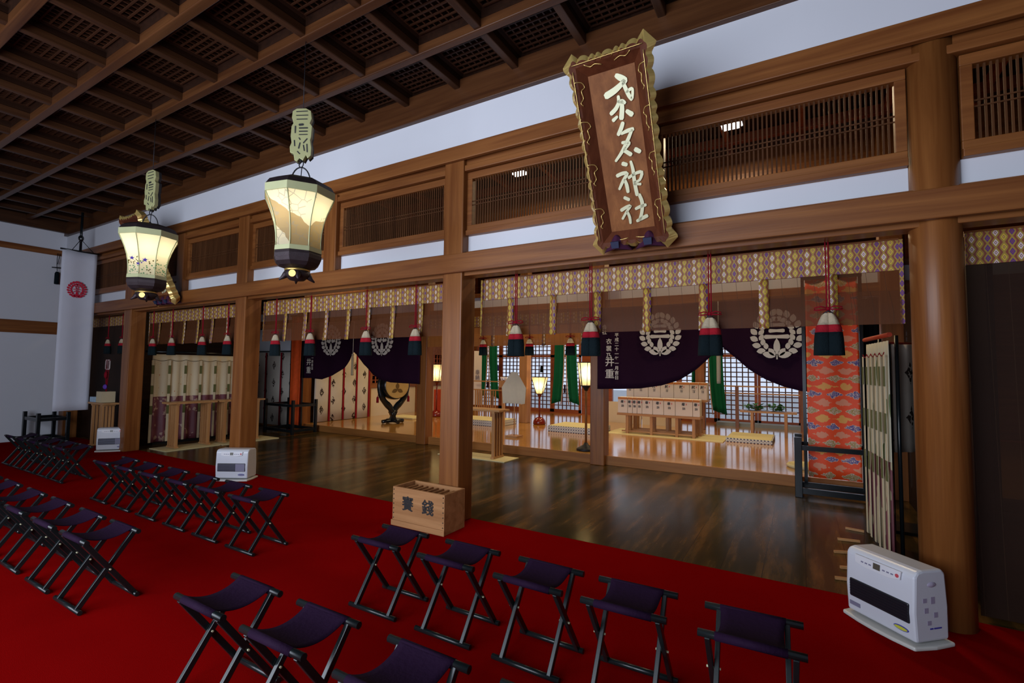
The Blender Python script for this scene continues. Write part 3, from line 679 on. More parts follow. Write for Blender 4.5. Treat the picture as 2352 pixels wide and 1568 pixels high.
# ================================================================ HEATERS
def heater(loc, rz, label, w=0.445, h=0.43, d=0.26, detail=True, slats=False, tint=None):
    t = thing('oil_heater', label, 'heater', loc, rz)         # front face looks along local -y
    w2 = w/2
    prof = [(-d*0.42, 0.035), (-d*0.46, h*0.45), (-d*0.42, h-0.035), (-d*0.34, h-0.008), (-d*0.2, h), (d*0.36, h-0.004), (d*0.44, h-0.03), (d*0.5, h*0.5), (d*0.5, 0.035)]
    MB().prism([(p[0], p[1]) for p in prof], (0, 0, 0), Y3, Z3, w).build('body', plastic, t, bevel=0.014)
    tr = [(w2+0.012, -d*0.53), (w2+0.028, 0), (w2+0.02, d*0.56), (-w2-0.02, d*0.56), (-w2-0.028, 0), (-w2-0.012, -d*0.53), (-w2*0.5, -d*0.60), (0, -d*0.62), (w2*0.5, -d*0.60)][::-1]
    MB().prism([(a, b) for a, b in tr][::-1] if False else tr, (0, 0, 0.012), X3, Y3, 0.024).build('base_tray', trayp, t, bevel=0.008)
    gz0, gz1 = h*0.30, h*0.56
    yf = -d*0.452
    MB().box(-w2+0.03, w2-0.03, yf-0.008, yf+0.02, gz0, gz1).build('air_outlet', dgrey, t, bevel=0.008); ao = [c for c in t.children if c.name.startswith('air')][0]
    g = MB()
    for i in range(1, 7): z = gz0+(gz1-gz0)*i/7; g.box(-w2+0.036, w2-0.036, yf-0.011, yf-0.004, z-0.0035, z+0.0035)
    g.build('louvre', slatm if slats else dgrey, ao)
    if slats: MB().box(w2-0.16, w2-0.034, yf-0.0125, yf-0.008, gz0+0.006, gz1-0.006).build('outlet_panel', greyp, t)
    cz = h-0.058; P = [(-0.15, 0.028), (0.15, 0.028), (0.145, -0.02), (0.08, -0.034), (-0.08, -0.034), (-0.145, -0.02)]
    yc = -d*0.445
    V = Vector((0, 0.10, 1)).normalized()
    MB().prism(P, (0, yc-0.004, cz), X3, V, 0.006).build('control_panel', panelw, t); cp = [c for c in t.children if c.name.startswith('control')][0]
    MB().prism([(-0.022, 0.018), (0.022, 0.018), (0.022, -0.018), (-0.022, -0.018)], (0.0, yc-0.008, cz), X3, V, 0.004).build('display', lcd, cp)
    g = MB()
    for i in range(3):
        for s in (-1, 1): g.prism([(s*(0.045+0.026*i)-0.008, 0.005), (s*(0.045+0.026*i)+0.008, 0.005), (s*(0.045+0.026*i)+0.008, -0.003), (s*(0.045+0.026*i)-0.008, -0.003)], (0, yc-0.008, cz-0.006), X3, V, 0.003)
    g.build('button_marks', greyp, cp)
    MB().lathe([(0.011, 0), (0.011, 0.006)], (0, 0, 0), 16).build('power_button', redp, cp)
    pb = [c for c in cp.children if c.name.startswith('power')][-1]; pb.location = (0.128, yc-0.004, cz-0.002); pb.rotation_euler = (PI/2, 0, 0)
    e = MB().prism([(0.045*math.cos(a), 0.014*math.sin(a)) for a in [2*PI*i/20 for i in range(20)]], (w2-0.085, yf+0.004, 0.085), X3, Z3, 0.006).build('badge', bluep, t)
    MB().prism([(0.039*math.cos(a), 0.009*math.sin(a)) for a in [2*PI*i/20 for i in range(20)]], (w2-0.085, yf-0.0005, 0.085), X3, Z3, 0.004).build('badge_centre', yelp if detail else greyp, t)
    if detail:
        MB().box(-w2+0.022, -w2+0.095, yf+0.002, yf+0.012, 0.075, 0.10).build('rating_label', greyp, t)
        MB().sphere((w2-0.004, 0.01, h-0.085), 0.038, 14, 8, (0.28, 1.0, 0.45)).build('grip_recess', plastic2, t)
        g = MB()
        for (y0, z0, z1) in ((-0.06, 0.26, 0.285), (0.0, 0.25, 0.29), (-0.05, 0.20, 0.23), (0.02, 0.17, 0.2), (-0.03, 0.13, 0.155)): g.box(w2-0.002, w2+0.001, y0, y0+0.03, z0, z1)
        g.build('side_label', plain('side_print', (0.34, 0.30, 0.42), 0.5), t)
        g = MB(); g.box(w2-0.002, w2+0.0015, -0.012, 0.012, 0.105, 0.113); g.box(w2-0.002, w2+0.0015, 0.018, 0.075, 0.105, 0.113); g.build('side_print', bluep, t)
    return t
heater((0.475, 3.955, 0), math.radians(-46), 'white oil fan heater at the foot of the round column', w=0.445, h=0.445, d=0.27)
heater((-10.95, 4.06, 0), math.radians(53)-0.02, 'smaller looking white heater before the column nearest the white banner', detail=False, slats=True)
heater((-6.88, 4.00, 0), math.radians(31), 'white heater with grey louvres behind the left row of stools', detail=False, slats=True)

# ================================================================ OFFERING BOX
t = thing('offering_box', 'wooden offering box with brushed characters before the square column', 'box', (-3.285, 3.905, 0))
bx0, bx1, by0, by1, bh = -0.335, 0.335, -0.165, 0.165, 0.385
ax = math.radians(2)
MB().box(bx0, bx1, by0, by0+0.022, 0, bh).build('front_board', boxX, t, bevel=0.003)
MB().box(bx0, bx1, by1-0.022, by1, 0, bh).build('back_board', boxX, t, bevel=0.003)
for s in (bx0, bx1-0.022): MB().box(s, s+0.022, by0+0.022, by1-0.022, 0, bh).build('side_board', boxX, t, bevel=0.003)
MB().box(bx0+0.022, bx1-0.022, by0+0.022, by1-0.022, 0.0, 0.02).build('bottom_board', boxX, t)
MB().box(bx0-0.008, bx1+0.008, by0-0.012, by0, 0, 0.055).build('plinth', boxX, t, bevel=0.003)
for i in range(9): MB().bar((bx0+0.06+i*0.07, by0+0.022, bh-0.05), (bx0+0.06+i*0.07, by1-0.022, bh-0.05), 0.018, 0.03).build('grille_bar', boxX, t)
for s in (bx0+0.016, bx1-0.016):
    g = MB()
    for i in range(7): g.sphere((s, by0-0.001, 0.075+i*0.047), 0.0065, 8, 5)
    g.build('nail_row', nailm, t)
for cx, ch in ((-0.13, '賽'), (0.13, '錢')): text_mb(ch, 0.15, (cx, by0-0.002, 0.225), X3, Z3, 0.003, bold=0.003).build('painted_character', ink, t)

# ================================================================ NAME PLAQUE
def plaque(label, BL, BR, TL, TR, mirror=False, full=True):
    BL, BR, TL, TR = map(Vector, (BL, BR, TL, TR))
    c = (BL+BR+TL+TR)/4; U = ((BR-BL)+(TR-TL)).normalized(); V = ((TL-BL)+(TR-BR)).normalized(); n = U.cross(V).normalized()
    W = (BR-BL).length/2; H = (TL-BL).length/2
    t = thing('name_plaque', label, 'plaque', c)
    iw, ih = W*0.56, H*0.80
    def pl(x, y, d): return U*x+V*y+n*d
    mb = MB(); mb.prism([(-iw, -ih), (iw, -ih), (iw, ih), (-iw, ih)], (0, 0, 0), U, V, 0.03)
    mb.build('panel', wood('plaque_panel', (0.17, 0.058, 0.020), (0.32, 0.125, 0.042), 'Z', sc=0.8, rough=0.55), t)
    # wavy outline
    NP = 320; inner = []; mid = []; outer = []; rim = []; back = []
    per = []
    def corner(tt, a, b): return a+(b-a)*tt
    for k in range(NP):
        s = k/NP*4; e = int(s); f = s-e
        if e == 0: x, y = -1+2*f, -1; nx, ny = 0, -1
        elif e == 1: x, y = 1, -1+2*f; nx, ny = 1, 0
        elif e == 2: x, y = 1-2*f, 1; nx, ny = 0, 1
        else: x, y = -1, 1-2*f; nx, ny = -1, 0
        m = 15 if e in (1, 3) else 9
        edge = abs(2*f-1); wave = 0.024*abs(math.sin(PI*(m*f+0.6*math.sin(PI*2*f*3)/PI)))**0.7-0.026*(1-edge**2)
        inner.append(pl(x*iw, y*ih, 0.012)); mid.append(pl(x*(W-0.075), y*(H-0.075), 0.075))
        ox, oy = x*(W-0.045)+nx*wave, y*(H-0.045)+ny*wave
        outer.append(pl(ox, oy, 0.085)); g_ = 0.034+0.045*(max(0, edge-0.88)/0.12)**2
        rim.append(pl(ox+nx*g_+0, oy+ny*g_, 0.045)); back.append(pl(ox+nx*0.012, oy+ny*0.012, -0.05))
    ring = lambda a, b_: MB().add(a+b_, [(i, (i+1) % NP, NP+(i+1) % NP, NP+i) for i in range(NP)])
    gf = ring(inner, mid); gf.add(mid+outer, [(i, (i+1) % NP, NP+(i+1) % NP, NP+i) for i in range(NP)]); gf.build('sloped_frame', wood('plaque_frame', (0.085, 0.022, 0.009), (0.14, 0.040, 0.016), 'Z', rough=0.55), t)
    g = ring(outer, rim); g.add(rim+back, [(i, (i+1) % NP, NP+(i+1) % NP, NP+i) for i in range(NP)])
    g.build('gilt_scalloped_rim', gold, t)
    g = MB(); g.add(back, [tuple(range(NP))]); g.build('back_board', blackm, t)
    if full:
        # gilt line scrolls on the sloped frame
        g = MB()
        def fr(x, y):                 # x,y in -1..1 units of the outer frame; depth follows slope
            ux = abs(x)*W; uy = abs(y)*H
            k = max((ux-iw)/(W-0.075-iw), (uy-ih)/(H-0.075-ih)); k = min(max(k, 0), 1.3)
            return pl(x*W, y*H, 0.016+0.063*min(k, 1)+0.034*max(0, k-1))
        for s in (-1, 1):
            for y0 in (-0.62, -0.15, 0.28, 0.66):
                g.tube([fr(s*a, y0+b_) for a, b_ in smooth_pts([(0.84, 0.11), (0.70, 0.10), (0.65, 0.05), (0.72, 0.02), (0.70, -0.05), (0.76, -0.09), (0.72, -0.12)], 3)], 0.0035, 5)
            g.tube([fr(a, 0.885+b_) for a, b_ in smooth_pts([(s*0.15, -0.02), (s*0.3, 0.0), (s*0.42, -0.012), (s*0.55, 0.02)], 3)], 0.0035, 5)
            g.tube([fr(a, -0.885+b_) for a, b_ in smooth_pts([(s*0.1, 0.01), (s*0.3, -0.0), (s*0.38, 0.02), (s*0.5, 0.02)], 3)], 0.0035, 5)
        g.tube([fr(s_*0.835, y/20*0.87) for s_ in (1,) for y in range(-20, 21)], 0.003, 5); g.tube([fr(-0.835, y/20*0.87) for y in range(-20, 21)], 0.003, 5)
        g.tube([fr(x/10*0.835, 0.925) for x in range(-10, 11)], 0.003, 5)
        g.build('gilt_scroll_line', gold, t)
    # brushed characters, traced in the photo and laid onto the panel
    SC = [[(388, 318, 22), (415, 332, 30), (445, 345, 24), (440, 362, 18)], [(436, 352, 22), (415, 378, 26), (375, 415, 32), (325, 448, 34)],
          [(432, 365, 18), (447, 400, 20), (468, 445, 20), (485, 470, 16)], [(452, 425, 12), (475, 405, 16), (490, 402, 14), (492, 430, 14), (488, 462, 16)],
          [(400, 452, 16), (402, 490, 18), (385, 530, 22), (355, 562, 22)], [(398, 485, 14), (425, 483, 22), (442, 492, 16)], [(422, 485, 20), (424, 530, 24), (420, 590, 26)],
          [(368, 605, 20), (392, 582, 14)], [(455, 545, 20), (485, 565, 26)],
          [(428, 622, 20), (418, 655, 22), (400, 695, 20)], [(420, 690, 14), (455, 672, 20), (492, 660, 20)], [(485, 668, 16), (455, 740, 20), (420, 810, 18), (383, 865, 14)],
          [(425, 748, 16), (460, 745, 18), (468, 755, 14), (438, 795, 16), (450, 805, 20), (478, 822, 22)], [(510, 790, 24), (535, 803, 22)],
          [(428, 882, 22), (450, 888, 20)], [(392, 960, 20), (425, 945, 20), (455, 945, 18), (430, 990, 18), (405, 1045, 14)], [(440, 985, 14), (452, 1020, 20), (460, 1062, 18)],
          [(478, 868, 14), (492, 920, 18), (502, 1000, 20), (518, 1080, 20)], [(465, 972, 16), (505, 945, 16), (548, 935, 18), (535, 985, 14), (500, 1000, 12)], [(500, 1012, 12), (540, 1012, 14)],
          [(438, 1100, 18), (465, 1112, 18)], [(418, 1180, 20), (450, 1160, 18), (475, 1152, 16), (450, 1190, 14), (425, 1235, 14)], [(455, 1190, 14), (470, 1225, 16), (475, 1262, 14)],
          [(510, 1170, 16), (540, 1155, 18), (572, 1145, 16)], [(532, 1080, 18), (550, 1130, 20), (548, 1190, 18), (535, 1240, 18)], [(518, 1248, 16), (550, 1230, 20), (580, 1215, 20)]]
    M0 = (460, 790)
    def to_plane(x, y):
        # crop pixel -> photo pixel -> plaque plane of the large plaque (reference pose)
        px, py = 1280+x/2.8, 60+y/2.8; d = Vector(ray(px, py)); o = Vector((0, 0, HC))
        s = (REF['c']-o).dot(REF['n'])/d.dot(REF['n']); q = o+d*s-REF['c']; return q.dot(REF['U']), q.dot(REF['V'])
    if full: REF.update(c=c, n=n, U=U, V=V)
    k = 1.0
    g = MB()
    for st in SC:
        P = []
        for x, y, w in smooth_pts(st, 3):
            a, b_ = to_plane(x, y); P.append((a, b_, w*0.00146))
        stroke(g, P, n*0.020, U, V, 0.014)
    g.build('gilt_calligraphy', goldl, t, bevel=0.003)
    # two padded feet below
    for sx in (-0.42, 0.42) if full else (-0.5, 0, 0.5):
        base = (BL+BR)/2-c+U*sx*W+n*0.02+V*0.035
        r_ = 0.125 if full else 0.11
        fp = MB().add([base+U*-r_+V*-0.05+n*0.05, base+U*r_+V*-0.05+n*0.05, base+V*0.11+n*0.04, base+U*-r_*0.9+V*-0.06-n*0.10, base+U*r_*0.9+V*-0.06-n*0.10, base+V*0.0+n*0.11],
                 [(0, 5, 2), (5, 1, 2), (0, 3, 4, 1, 5), (0, 2, 3), (1, 4, 2), (2, 4, 3)]).build('foot_pad', pad, t, bevel=0.012)
        MB().prism([(-0.035, 0), (0.035, 0), (0.03, -0.055), (-0.03, -0.055)], base+V*0.05+n*0.095, U, (V*1.0+n*0.05), 0.02).build('pad_band', navy, fp)
    return t
REF = {}
plaque('large tilted wooden name plaque with gilt scalloped rim and four brushed characters', (-1.488, 3.965, 2.63), (-0.85, 3.965, 2.63), (-1.493, 3.30, 3.955), (-0.857, 3.30, 3.955))
plaque('second name plaque, far left, half hidden behind the flower lantern', (-9.29, 3.97, 2.61), (-8.63, 3.97, 2.61), (-9.26, 3.38, 3.93), (-8.60, 3.38, 3.93), full=False)

# ================================================================ HANGING LANTERNS
def lantern(loc, label, paperm, rz, sgn_rz):
    t = thing('hanging_lantern', label, 'lantern', loc)       # loc = ceiling point
    zt = loc[2]
    Z = lambda z: z-zt
    ph = rz; k8 = 1/math.cos(PI/8)
    R = 0.325
    LS = 0.86
    k8 *= LS
    oct_ = lambda prof, mb=None: (mb or MB()).lathe([(r*k8, Z(z)) for r, z in prof], (0, 0, 0), 8, False, ph)
    oct_([(0.06, 3.245), (0.22, 3.235), (0.29, 3.20), (R, 3.15)]).build('cap', patina, t)
    MB().lathe([(R*k8, Z(3.15)), (R*k8*1.0, Z(3.085)), (R*k8*0.985, Z(3.085))], (0, 0, 0), 8, False, ph, cap=False).build('top_band', greenbr, t, solid=0.006)
    prof = [(0.318, 3.085), (0.290, 3.03), (0.256, 2.95), (0.228, 2.865), (0.212, 2.78), (0.206, 2.70), (0.208, 2.635)]
    MB().lathe([(r*k8, Z(z)) for r, z in prof], (0, 0, 0), 8, False, ph, cap=False).build('paper_shade', paperm, t)
    for k in range(8):
        a = 2*PI*k/8+ph
        MB().tube([((r*k8+0.002)*math.cos(a), (r*k8+0.002)*math.sin(a), Z(z)) for r, z in prof], 0.0055, 6).build('rib', greenbr, t)
    MB().lathe([(0.215*k8, Z(2.635)), (0.218*k8, Z(2.595))], (0, 0, 0), 8, False, ph, cap=False).build('bottom_band', greenbr, t, solid=0.006)
    oct_([(0.214, 2.595), (0.221, 2.57), (0.219, 2.54), (0.204, 2.505), (0.172, 2.475), (0.12, 2.46), (0.10, 2.455)]).build('bowl', patina, t)
    MB().lathe([(0.100, Z(2.455)), (0.108, Z(2.445)), (0.100, Z(2.43))], (0, 0, 0), 24).build('brass_collar', brass, t)
    b = MB()
    for k in range(4):
        a = 2*PI*k/4+ph+0.4; c_, s_ = math.cos(a), math.sin(a)
        b.tube([(0.07*c_, 0.07*s_, Z(2.43)), (0.095*c_, 0.095*s_, Z(2.395)), (0.115*c_, 0.115*s_, Z(2.375)), (0.145*c_, 0.145*s_, Z(2.35))], [0.03, 0.028, 0.018, 0.006], 8)
    b.build('foot', patina, t)
    MB().lathe([(0.01, Z(2.35)), (0.06, Z(2.357)), (0.098, Z(2.39)), (0.106, Z(2.435))], (0, 0, 0), 16).build('base_knob', patina, t)
    # small round crest facing the room
    dv = (Vector((0, 0, 0))-Vector((loc[0], loc[1], 0))).normalized(); dv = Matrix.Rotation(-0.35, 3, 'Z') @ dv; Uc = Vector((-dv.y, dv.x, 0))
    MB().prism([(0.030*math.cos(a), 0.030*math.sin(a)) for a in [2*PI*i/20 for i in range(20)]], dv*0.112+Vector((0, 0, Z(2.40))), Uc, Z3, 0.012).build('round_crest', brass, t)
    MB().lathe([(0.035, Z(3.24)), (0.03, Z(3.26)), (0.012, Z(3.28)), (0.004, Z(3.295))], (0, 0, 0), 12).build('finial', patina, t)
    MB().tube([(0.085*math.cos(a)*math.cos(rz), 0.085*math.cos(a)*math.sin(rz), Z(3.235)+0.145*math.sin(a)) for a in [PI*i/14 for i in range(15)]], 0.006, 6).build('bail_handle', ironm, t)
    b = MB()
    b.tube([(0.03*math.cos(a), 0, Z(3.41)+0.032*math.sin(a)) for a in [2*PI*i/12 for i in range(13)]], 0.005, 5)
    b.tube([(0, 0.012*math.cos(a), Z(3.455)+0.028*math.sin(a)) for a in [2*PI*i/12 for i in range(13)]], 0.005, 5)
    b.tube([(0.02*math.cos(a), 0, Z(3.47)+0.02*math.sin(a)) for a in [2*PI*i/12 for i in range(13)]], 0.005, 5)
    b.tube([(0, 0, Z(3.26)), (0.01, 0, Z(3.38))], 0.004, 5)
    b.build('chain', ironm, t)
    # carved gilt sign between chain and wire
    c_, s_ = math.cos(sgn_rz), math.sin(sgn_rz); U = Vector((c_, s_, 0)); n = U.cross(Z3)
    out = [(-0.085, 0.43), (-0.05, 0.455), (0.03, 0.462), (0.075, 0.44), (0.085, 0.37), (0.07, 0.325), (0.09, 0.30), (0.085, 0.20), (0.078, 0.17), (0.09, 0.10), (0.088, 0.03), (0.06, 0.0), (0.045, 0.03), (0.02, -0.02), (-0.01, 0.0), (-0.03, -0.03), (-0.055, -0.02), (-0.065, 0.04), (-0.095, 0.05), (-0.10, 0.10), (-0.085, 0.14), (-0.095, 0.20), (-0.09, 0.29), (-0.075, 0.32), (-0.09, 0.37)]
    O = Vector((0, 0, Z(3.455)))
    cs = MB().prism(out, O, U, Z3, 0.045).build('carved_sign', signg, t, bevel=0.004)
    MB().prism(out, O-n*0.035, U, Z3, 0.03).build('sign_backing', blackm, t)
    g = MB()
    for st in ([(-0.05, 0.425, .008), (0.045, 0.435, .008)], [(-0.05, 0.39, .008), (0.05, 0.398, .008)], [(-0.045, 0.355, .008), (0.045, 0.362, .008)], [(-0.055, 0.29, .012), (-0.055, 0.23, .01)], [(-0.02, 0.305, .02), (0.01, 0.31, .02)],
               [(-0.02, 0.275, .012), (0.05, 0.28, .012)], [(-0.02, 0.245, .01), (0.05, 0.25, .01)], [(-0.02, 0.215, .008), (0.05, 0.22, .008)], [(-0.06, 0.16, .01), (-0.055, 0.11, .01)], [(-0.02, 0.185, .01), (-0.01, 0.17, .01)],
               [(-0.01, 0.14, .01), (-0.02, 0.09, .012)], [(0.05, 0.18, .01), (0.02, 0.14, .01)], [(0.05, 0.13, .01), (0.055, 0.06, .01)], [(0.02, 0.12, .01), (0.03, 0.07, .01)], [(-0.03, 0.06, .01), (-0.01, 0.04, .01)]):
        stroke(g, st, O+n*0.0235, U, Z3, 0.003)
    g.build('cut_strokes', blackm, cs)
    MB().tube([(0, 0, Z(3.91)), (0, 0, 0.0)], 0.0035, 6).build('hanging_wire', ironm, t)
    MB().lathe([(0.02, 0.0), (0.045, 0.03), (0.05, 0.09), (0.03, 0.12)], (0, 0, Z(2.86)), 16).build('lit_bulb', bulb, t)
    l = bpy.data.lights.new('lantern_light', 'POINT'); l.energy = 4.2; l.color = (1.0, 0.90, 0.70); l.shadow_soft_size = 0.06
    lo = bpy.data.objects.new('lantern_light', l); COL.objects.link(lo); lo.parent = t; lo.location = (0, 0, Z(3.03))
    return t
t1 = lantern((-3.83, 2.70, 4.555), 'larger hanging octagonal lantern painted with hills, nearest the camera', shH, math.radians(35), math.radians(35))
t2 = lantern((-6.64, 2.70, 4.555), 'smaller looking hanging lantern painted with blue bellflowers', shF, math.radians(43), math.radians(11))
# bellflowers on the second lantern's paper
g = MB()
for (px, py, s) in ((303, 592, 1), (317, 605, 0.8), (333, 597, 1.1), (325, 603, 0.5)):
    d = Vector(ray(px, py)); o = Vector((0, 0, HC)); c0 = Vector((-6.64, 2.70, 0)); q = o+d*((c0.to_2d().length-0.222)/d.to_2d().length)
    nn = -Vector((d.x, d.y, 0)).normalized(); Ux = Vector((nn.y, -nn.x, 0))*-1
    g.prism([((0.026 if i % 2 == 0 else 0.011)*s*math.cos(PI*i/5+PI/2), (0.026 if i % 2 == 0 else 0.011)*s*math.sin(PI*i/5+PI/2)) for i in range(10)], q+nn*0.012, Ux, Z3, 0.002)
g.build('painted_bellflowers', plain('bellflower_blue', (0.07, 0.03, 0.40), 0.6), t2, world=True)

# ================================================================ BLINDS, CORDS, TASSELS
YBL = 4.42
def blind(name, label, x0, x1, ztop, zhead, zbot, straps, Y=YBL, body=misu, roll=True, grp='rolled bamboo blinds', fold=None):
    t = thing(name, label, 'blind', ((x0+x1)/2, Y, zbot), 0, grp)
    def bulge(u, v):
        z = ztop+(zbot-ztop)*v; return (x0+(x1-x0)*u, Y-0.02*math.sin(PI*v)*0.5-0.02*v, z)
    MB().box(x0, x1, Y-0.012, Y+0.006, zhead, ztop).build('brocade_header', brocm, t, world=True)
    MB().box(x0, x1, Y+0.012, Y+0.030, ztop-0.02, ztop+0.02).build('head_rail', wX, t, world=True)
    o = MB().grid(lambda u, v: (x0+(x1-x0)*u, Y-0.03*v, zhead+(zbot-zhead)*v), 4, 6).build('blind_body', body, t, world=True)
    if roll:
        zm = zbot+0.62*(zhead-zbot)
        MB().grid(lambda u, v: (x0+(x1-x0)*u, Y-0.022-0.022*math.sin(PI*min(1, v*0.62)), zm+(zbot-zm)*v+0.012*math.sin(u*PI*3)*(1-v)), 12, 8).build('raised_fold', fold or misuf, t, world=True)
    for sx, w in straps:
        MB().grid(lambda u, v: (sx-w/2+w*u, Y-0.036-0.022*(v**2), zhead+(zbot-0.01-zhead)*v), 1, 6).build('brocade_strap', brocm, t, world=True, solid=0.004)
    for xx in ((x0-0.004, x1+0.004) if roll else ()): MB().box(xx-0.012, xx+0.012, Y-0.03, Y-0.02, zbot, ztop).build('side_binding', brocm, t, world=True)
    return t
SW = 0.072
blind('bamboo_blind', 'wide half-raised bamboo blind with diamond brocade, in the bay under the big plaque', -3.0, 0.625, 2.565, 2.345, 1.955, [(x, SW) for x in (-2.63, -2.13, -1.66, -1.19, -0.71, -0.25, 0.21)])
blind('bamboo_blind', 'half-raised bamboo blind in the bay over the drum, left of the offering box column', -6.99, -3.36, 2.565, 2.36, 1.965, [(x, SW) for x in (-6.45, -6.0, -5.55, -5.12, -4.75, -4.32, -3.87)])
blind('bamboo_blind', 'half-raised bamboo blind above the cream and purple standing curtain', -10.60, -7.27, 2.565, 2.37, 1.97, [(x, SW) for x in (-10.2, -9.75, -9.3, -8.85, -8.4, -7.95, -7.5)])
blind('bamboo_blind', 'fully lowered dark bamboo blind between the banner and the first column', XL+0.28, -10.93, 2.565, 2.38, 0.02, [], body=misud, roll=False, grp=None)
blind('bamboo_blind', 'fully lowered dark bamboo blind right of the round column', 0.98, 3.4, 2.565, 2.345, 0.03, [(1.35, 0.07)], body=misud, roll=False, grp=None)
# interior blind of the middle bay of the inner facade
blind('bamboo_blind', 'rolled blind of the inner facade behind the centre tassels', -6.72, -3.13, 2.615, 2.42, 2.03, [(x, SW) for x in (-6.3, -5.1, -4.55, -4.0, -3.24)], Y=7.90, body=misui, fold=misui)

def make_tassel():
    t = thing('blind_tassel', '', 'tassel')                    # origin at the hook (top of the head)
    MB().tube([(-0.008, 0, 0.0), (-0.010, 0.0, 0.53)], 0.0055, 6).build('cord', crimson, t)
    MB().tube([(0.010, 0, 0.0), (0.009, 0.0, 0.53)], 0.0055, 6).build('cord', crimson, t)
    b = MB()
    for s in (-1, 1): b.tube([(0, -0.008, 0.03), (s*0.045, -0.012, 0.045), (s*0.085, -0.012, 0.035), (s*0.09, -0.012, 0.02), (s*0.05, -0.012, 0.018), (0, -0.008, 0.026)], 0.0055, 6)
    b.sphere((0, -0.008, 0.028), 0.014, 8, 6); b.build('bow', crimson, t)
    MB().tube([(-0.03, 0, -0.01), (0, 0, 0.012), (0.03, 0, -0.01)], 0.007, 6).build('hook', ironm, t)
    def head(prof, nm, m, two=False):
        g = MB()
        for s in (-1, 1):
            seg = 20; vs = []
            n = len(prof)
            for (r, z) in prof:
                for k in range(seg):
                    a = 2*PI*k/seg; rr = r*(1+0.05*math.sin(5*a+s)); vs.append((s*r*0.62+rr*math.cos(a)*0.80, rr*math.sin(a)*0.75, z))
            g.add(vs, [(i*seg+k, i*seg+(k+1) % seg, (i+1)*seg+(k+1) % seg, (i+1)*seg+k) for i in range(n-1) for k in range(seg)], True)
            b0 = len(g.v)-len(vs); g.f += [tuple(b0+k for k in range(seg)), tuple(b0+(n-1)*seg+k for k in range(seg))[::-1]]; g.sm += [False, False]
        return g.build(nm, m, t)
    head([(0.018, -0.005), (0.030, -0.022), (0.042, -0.06), (0.050, -0.095)], 'cream_head', cream)
    head([(0.051, -0.093), (0.057, -0.115), (0.059, -0.150)], 'red_band', crimsonw)
    head([(0.060, -0.148), (0.064, -0.20), (0.066, -0.26), (0.068, -0.318)], 'black_skirt', tblack)
    return t
tas = make_tassel(); first = [True]
def put_tassel(x, z, y, lab, grp, sc=1.0, rz=0.0):
    if first[0]: first[0] = False; o = tas; o['label'] = lab; o['group'] = grp; o.location = (x, y, z); o.rotation_euler = (0, 0, rz)
    else: o = dup(tas, (x, y, z), rz, lab, grp)
    o.scale = (sc, sc, sc); return o
ORD4 = ['leftmost', 'second from left', 'third from left', 'rightmost']
for i, x in enumerate((-2.53, -1.71, -0.65, 0.18)): put_tassel(x*0.987, 2.045, 4.275, 'large blind tassel, %s of four hanging in the bay under the big plaque' % ORD4[i], 'tassels of the main bay')
for i, x in enumerate((-6.59, -5.81, -4.72, -3.90)): put_tassel(x*0.987, 2.05, 4.275, 'blind tassel, %s of four in the bay right of the second column' % ORD4[i], 'tassels of the second bay', 0.97)
for i, x in enumerate((-10.30, -9.60, -8.59, -7.84)): put_tassel(x*0.987, 2.065, 4.275, 'blind tassel, %s of four above the cream and purple standing curtain' % ORD4[i], 'tassels of the third bay', 0.95)
for i, x in enumerate((-12.2, -11.57)): put_tassel(x*0.987, 2.09, 4.275, 'blind tassel, %s of the pair over the lowered blind beside the banner' % ('left', 'right')[i], 'tassels beside the banner', 0.92)
for i, (px, py) in enumerate(((1110, 780), (1216, 778), (1310, 776))):
    q = Py(px, py, 7.80); put_tassel(q.x, q.z, 7.80, 'smaller distant tassel, %s of three on the inner facade' % ('left', 'middle', 'right')[i], 'tassels of the inner facade', 0.95)

# ================================================================ PURPLE CURTAINS
def maku(label, edge, Y, ztop, crests, centre, txt=None, side=0.0):
    W_ = [Py(a, b, Y) for a, b in edge]; x0, x1 = W_[0].x, W_[-1].x
    t = thing('purple_curtain', label, 'curtain', ((x0+x1)/2, Y, min(w.z for w in W_)))
    def zb(x):
        for a, b in zip(W_, W_[1:]):
            if a.x <= x <= b.x: return a.z+(b.z-a.z)*(x-a.x)/max(1e-6, b.x-a.x)
        return W_[-1].z
    peak = max(W_, key=lambda w: w.z)
    def fn(u, v):
        x = x0+(x1-x0)*u; z = zb(x); g_ = math.exp(-((x-peak.x)/0.22)**2)
        return (x, Y+0.025*math.sin(u*34)*v*0.6-0.05*g_*v, ztop+(z-ztop)*v)
    MB().grid(fn, 90, 14).build('cloth', purple, t, world=True, solid=0.006)
    for (px, py, R) in crests:
        q = Py(px, py, Y); wreath(MB(), (q.x, Y-0.035, q.z), X3, Z3, R, centre).build('white_crest', crestw, t, world=True)
    for s, size, px, py, sp in (txt or []):
        q = Py(px, py, Y)
        for k, ch in enumerate(s): text_mb(ch, size, (q.x, Y-0.034, q.z-k*sp), X3, Z3, 0.003, bold=0.0015).build('white_character', crestw, t, world=True)
    MB().tube([(peak.x, Y-0.07, ztop), (peak.x, Y-0.08, peak.z-0.12)], 0.007, 6).build('white_cord', crestw, t, world=True)
    MB().lathe([(0.022, 0.0), (0.030, -0.03), (0.030, -0.40), (0.028, -0.44)], (peak.x, Y-0.08, peak.z-0.10), 14).build('white_tassel', cream, t, world=True)
    MB().sphere((peak.x, Y-0.08, peak.z-0.07), 0.03, 10, 6).build('tassel_knot', cream, t, world=True)
    return t
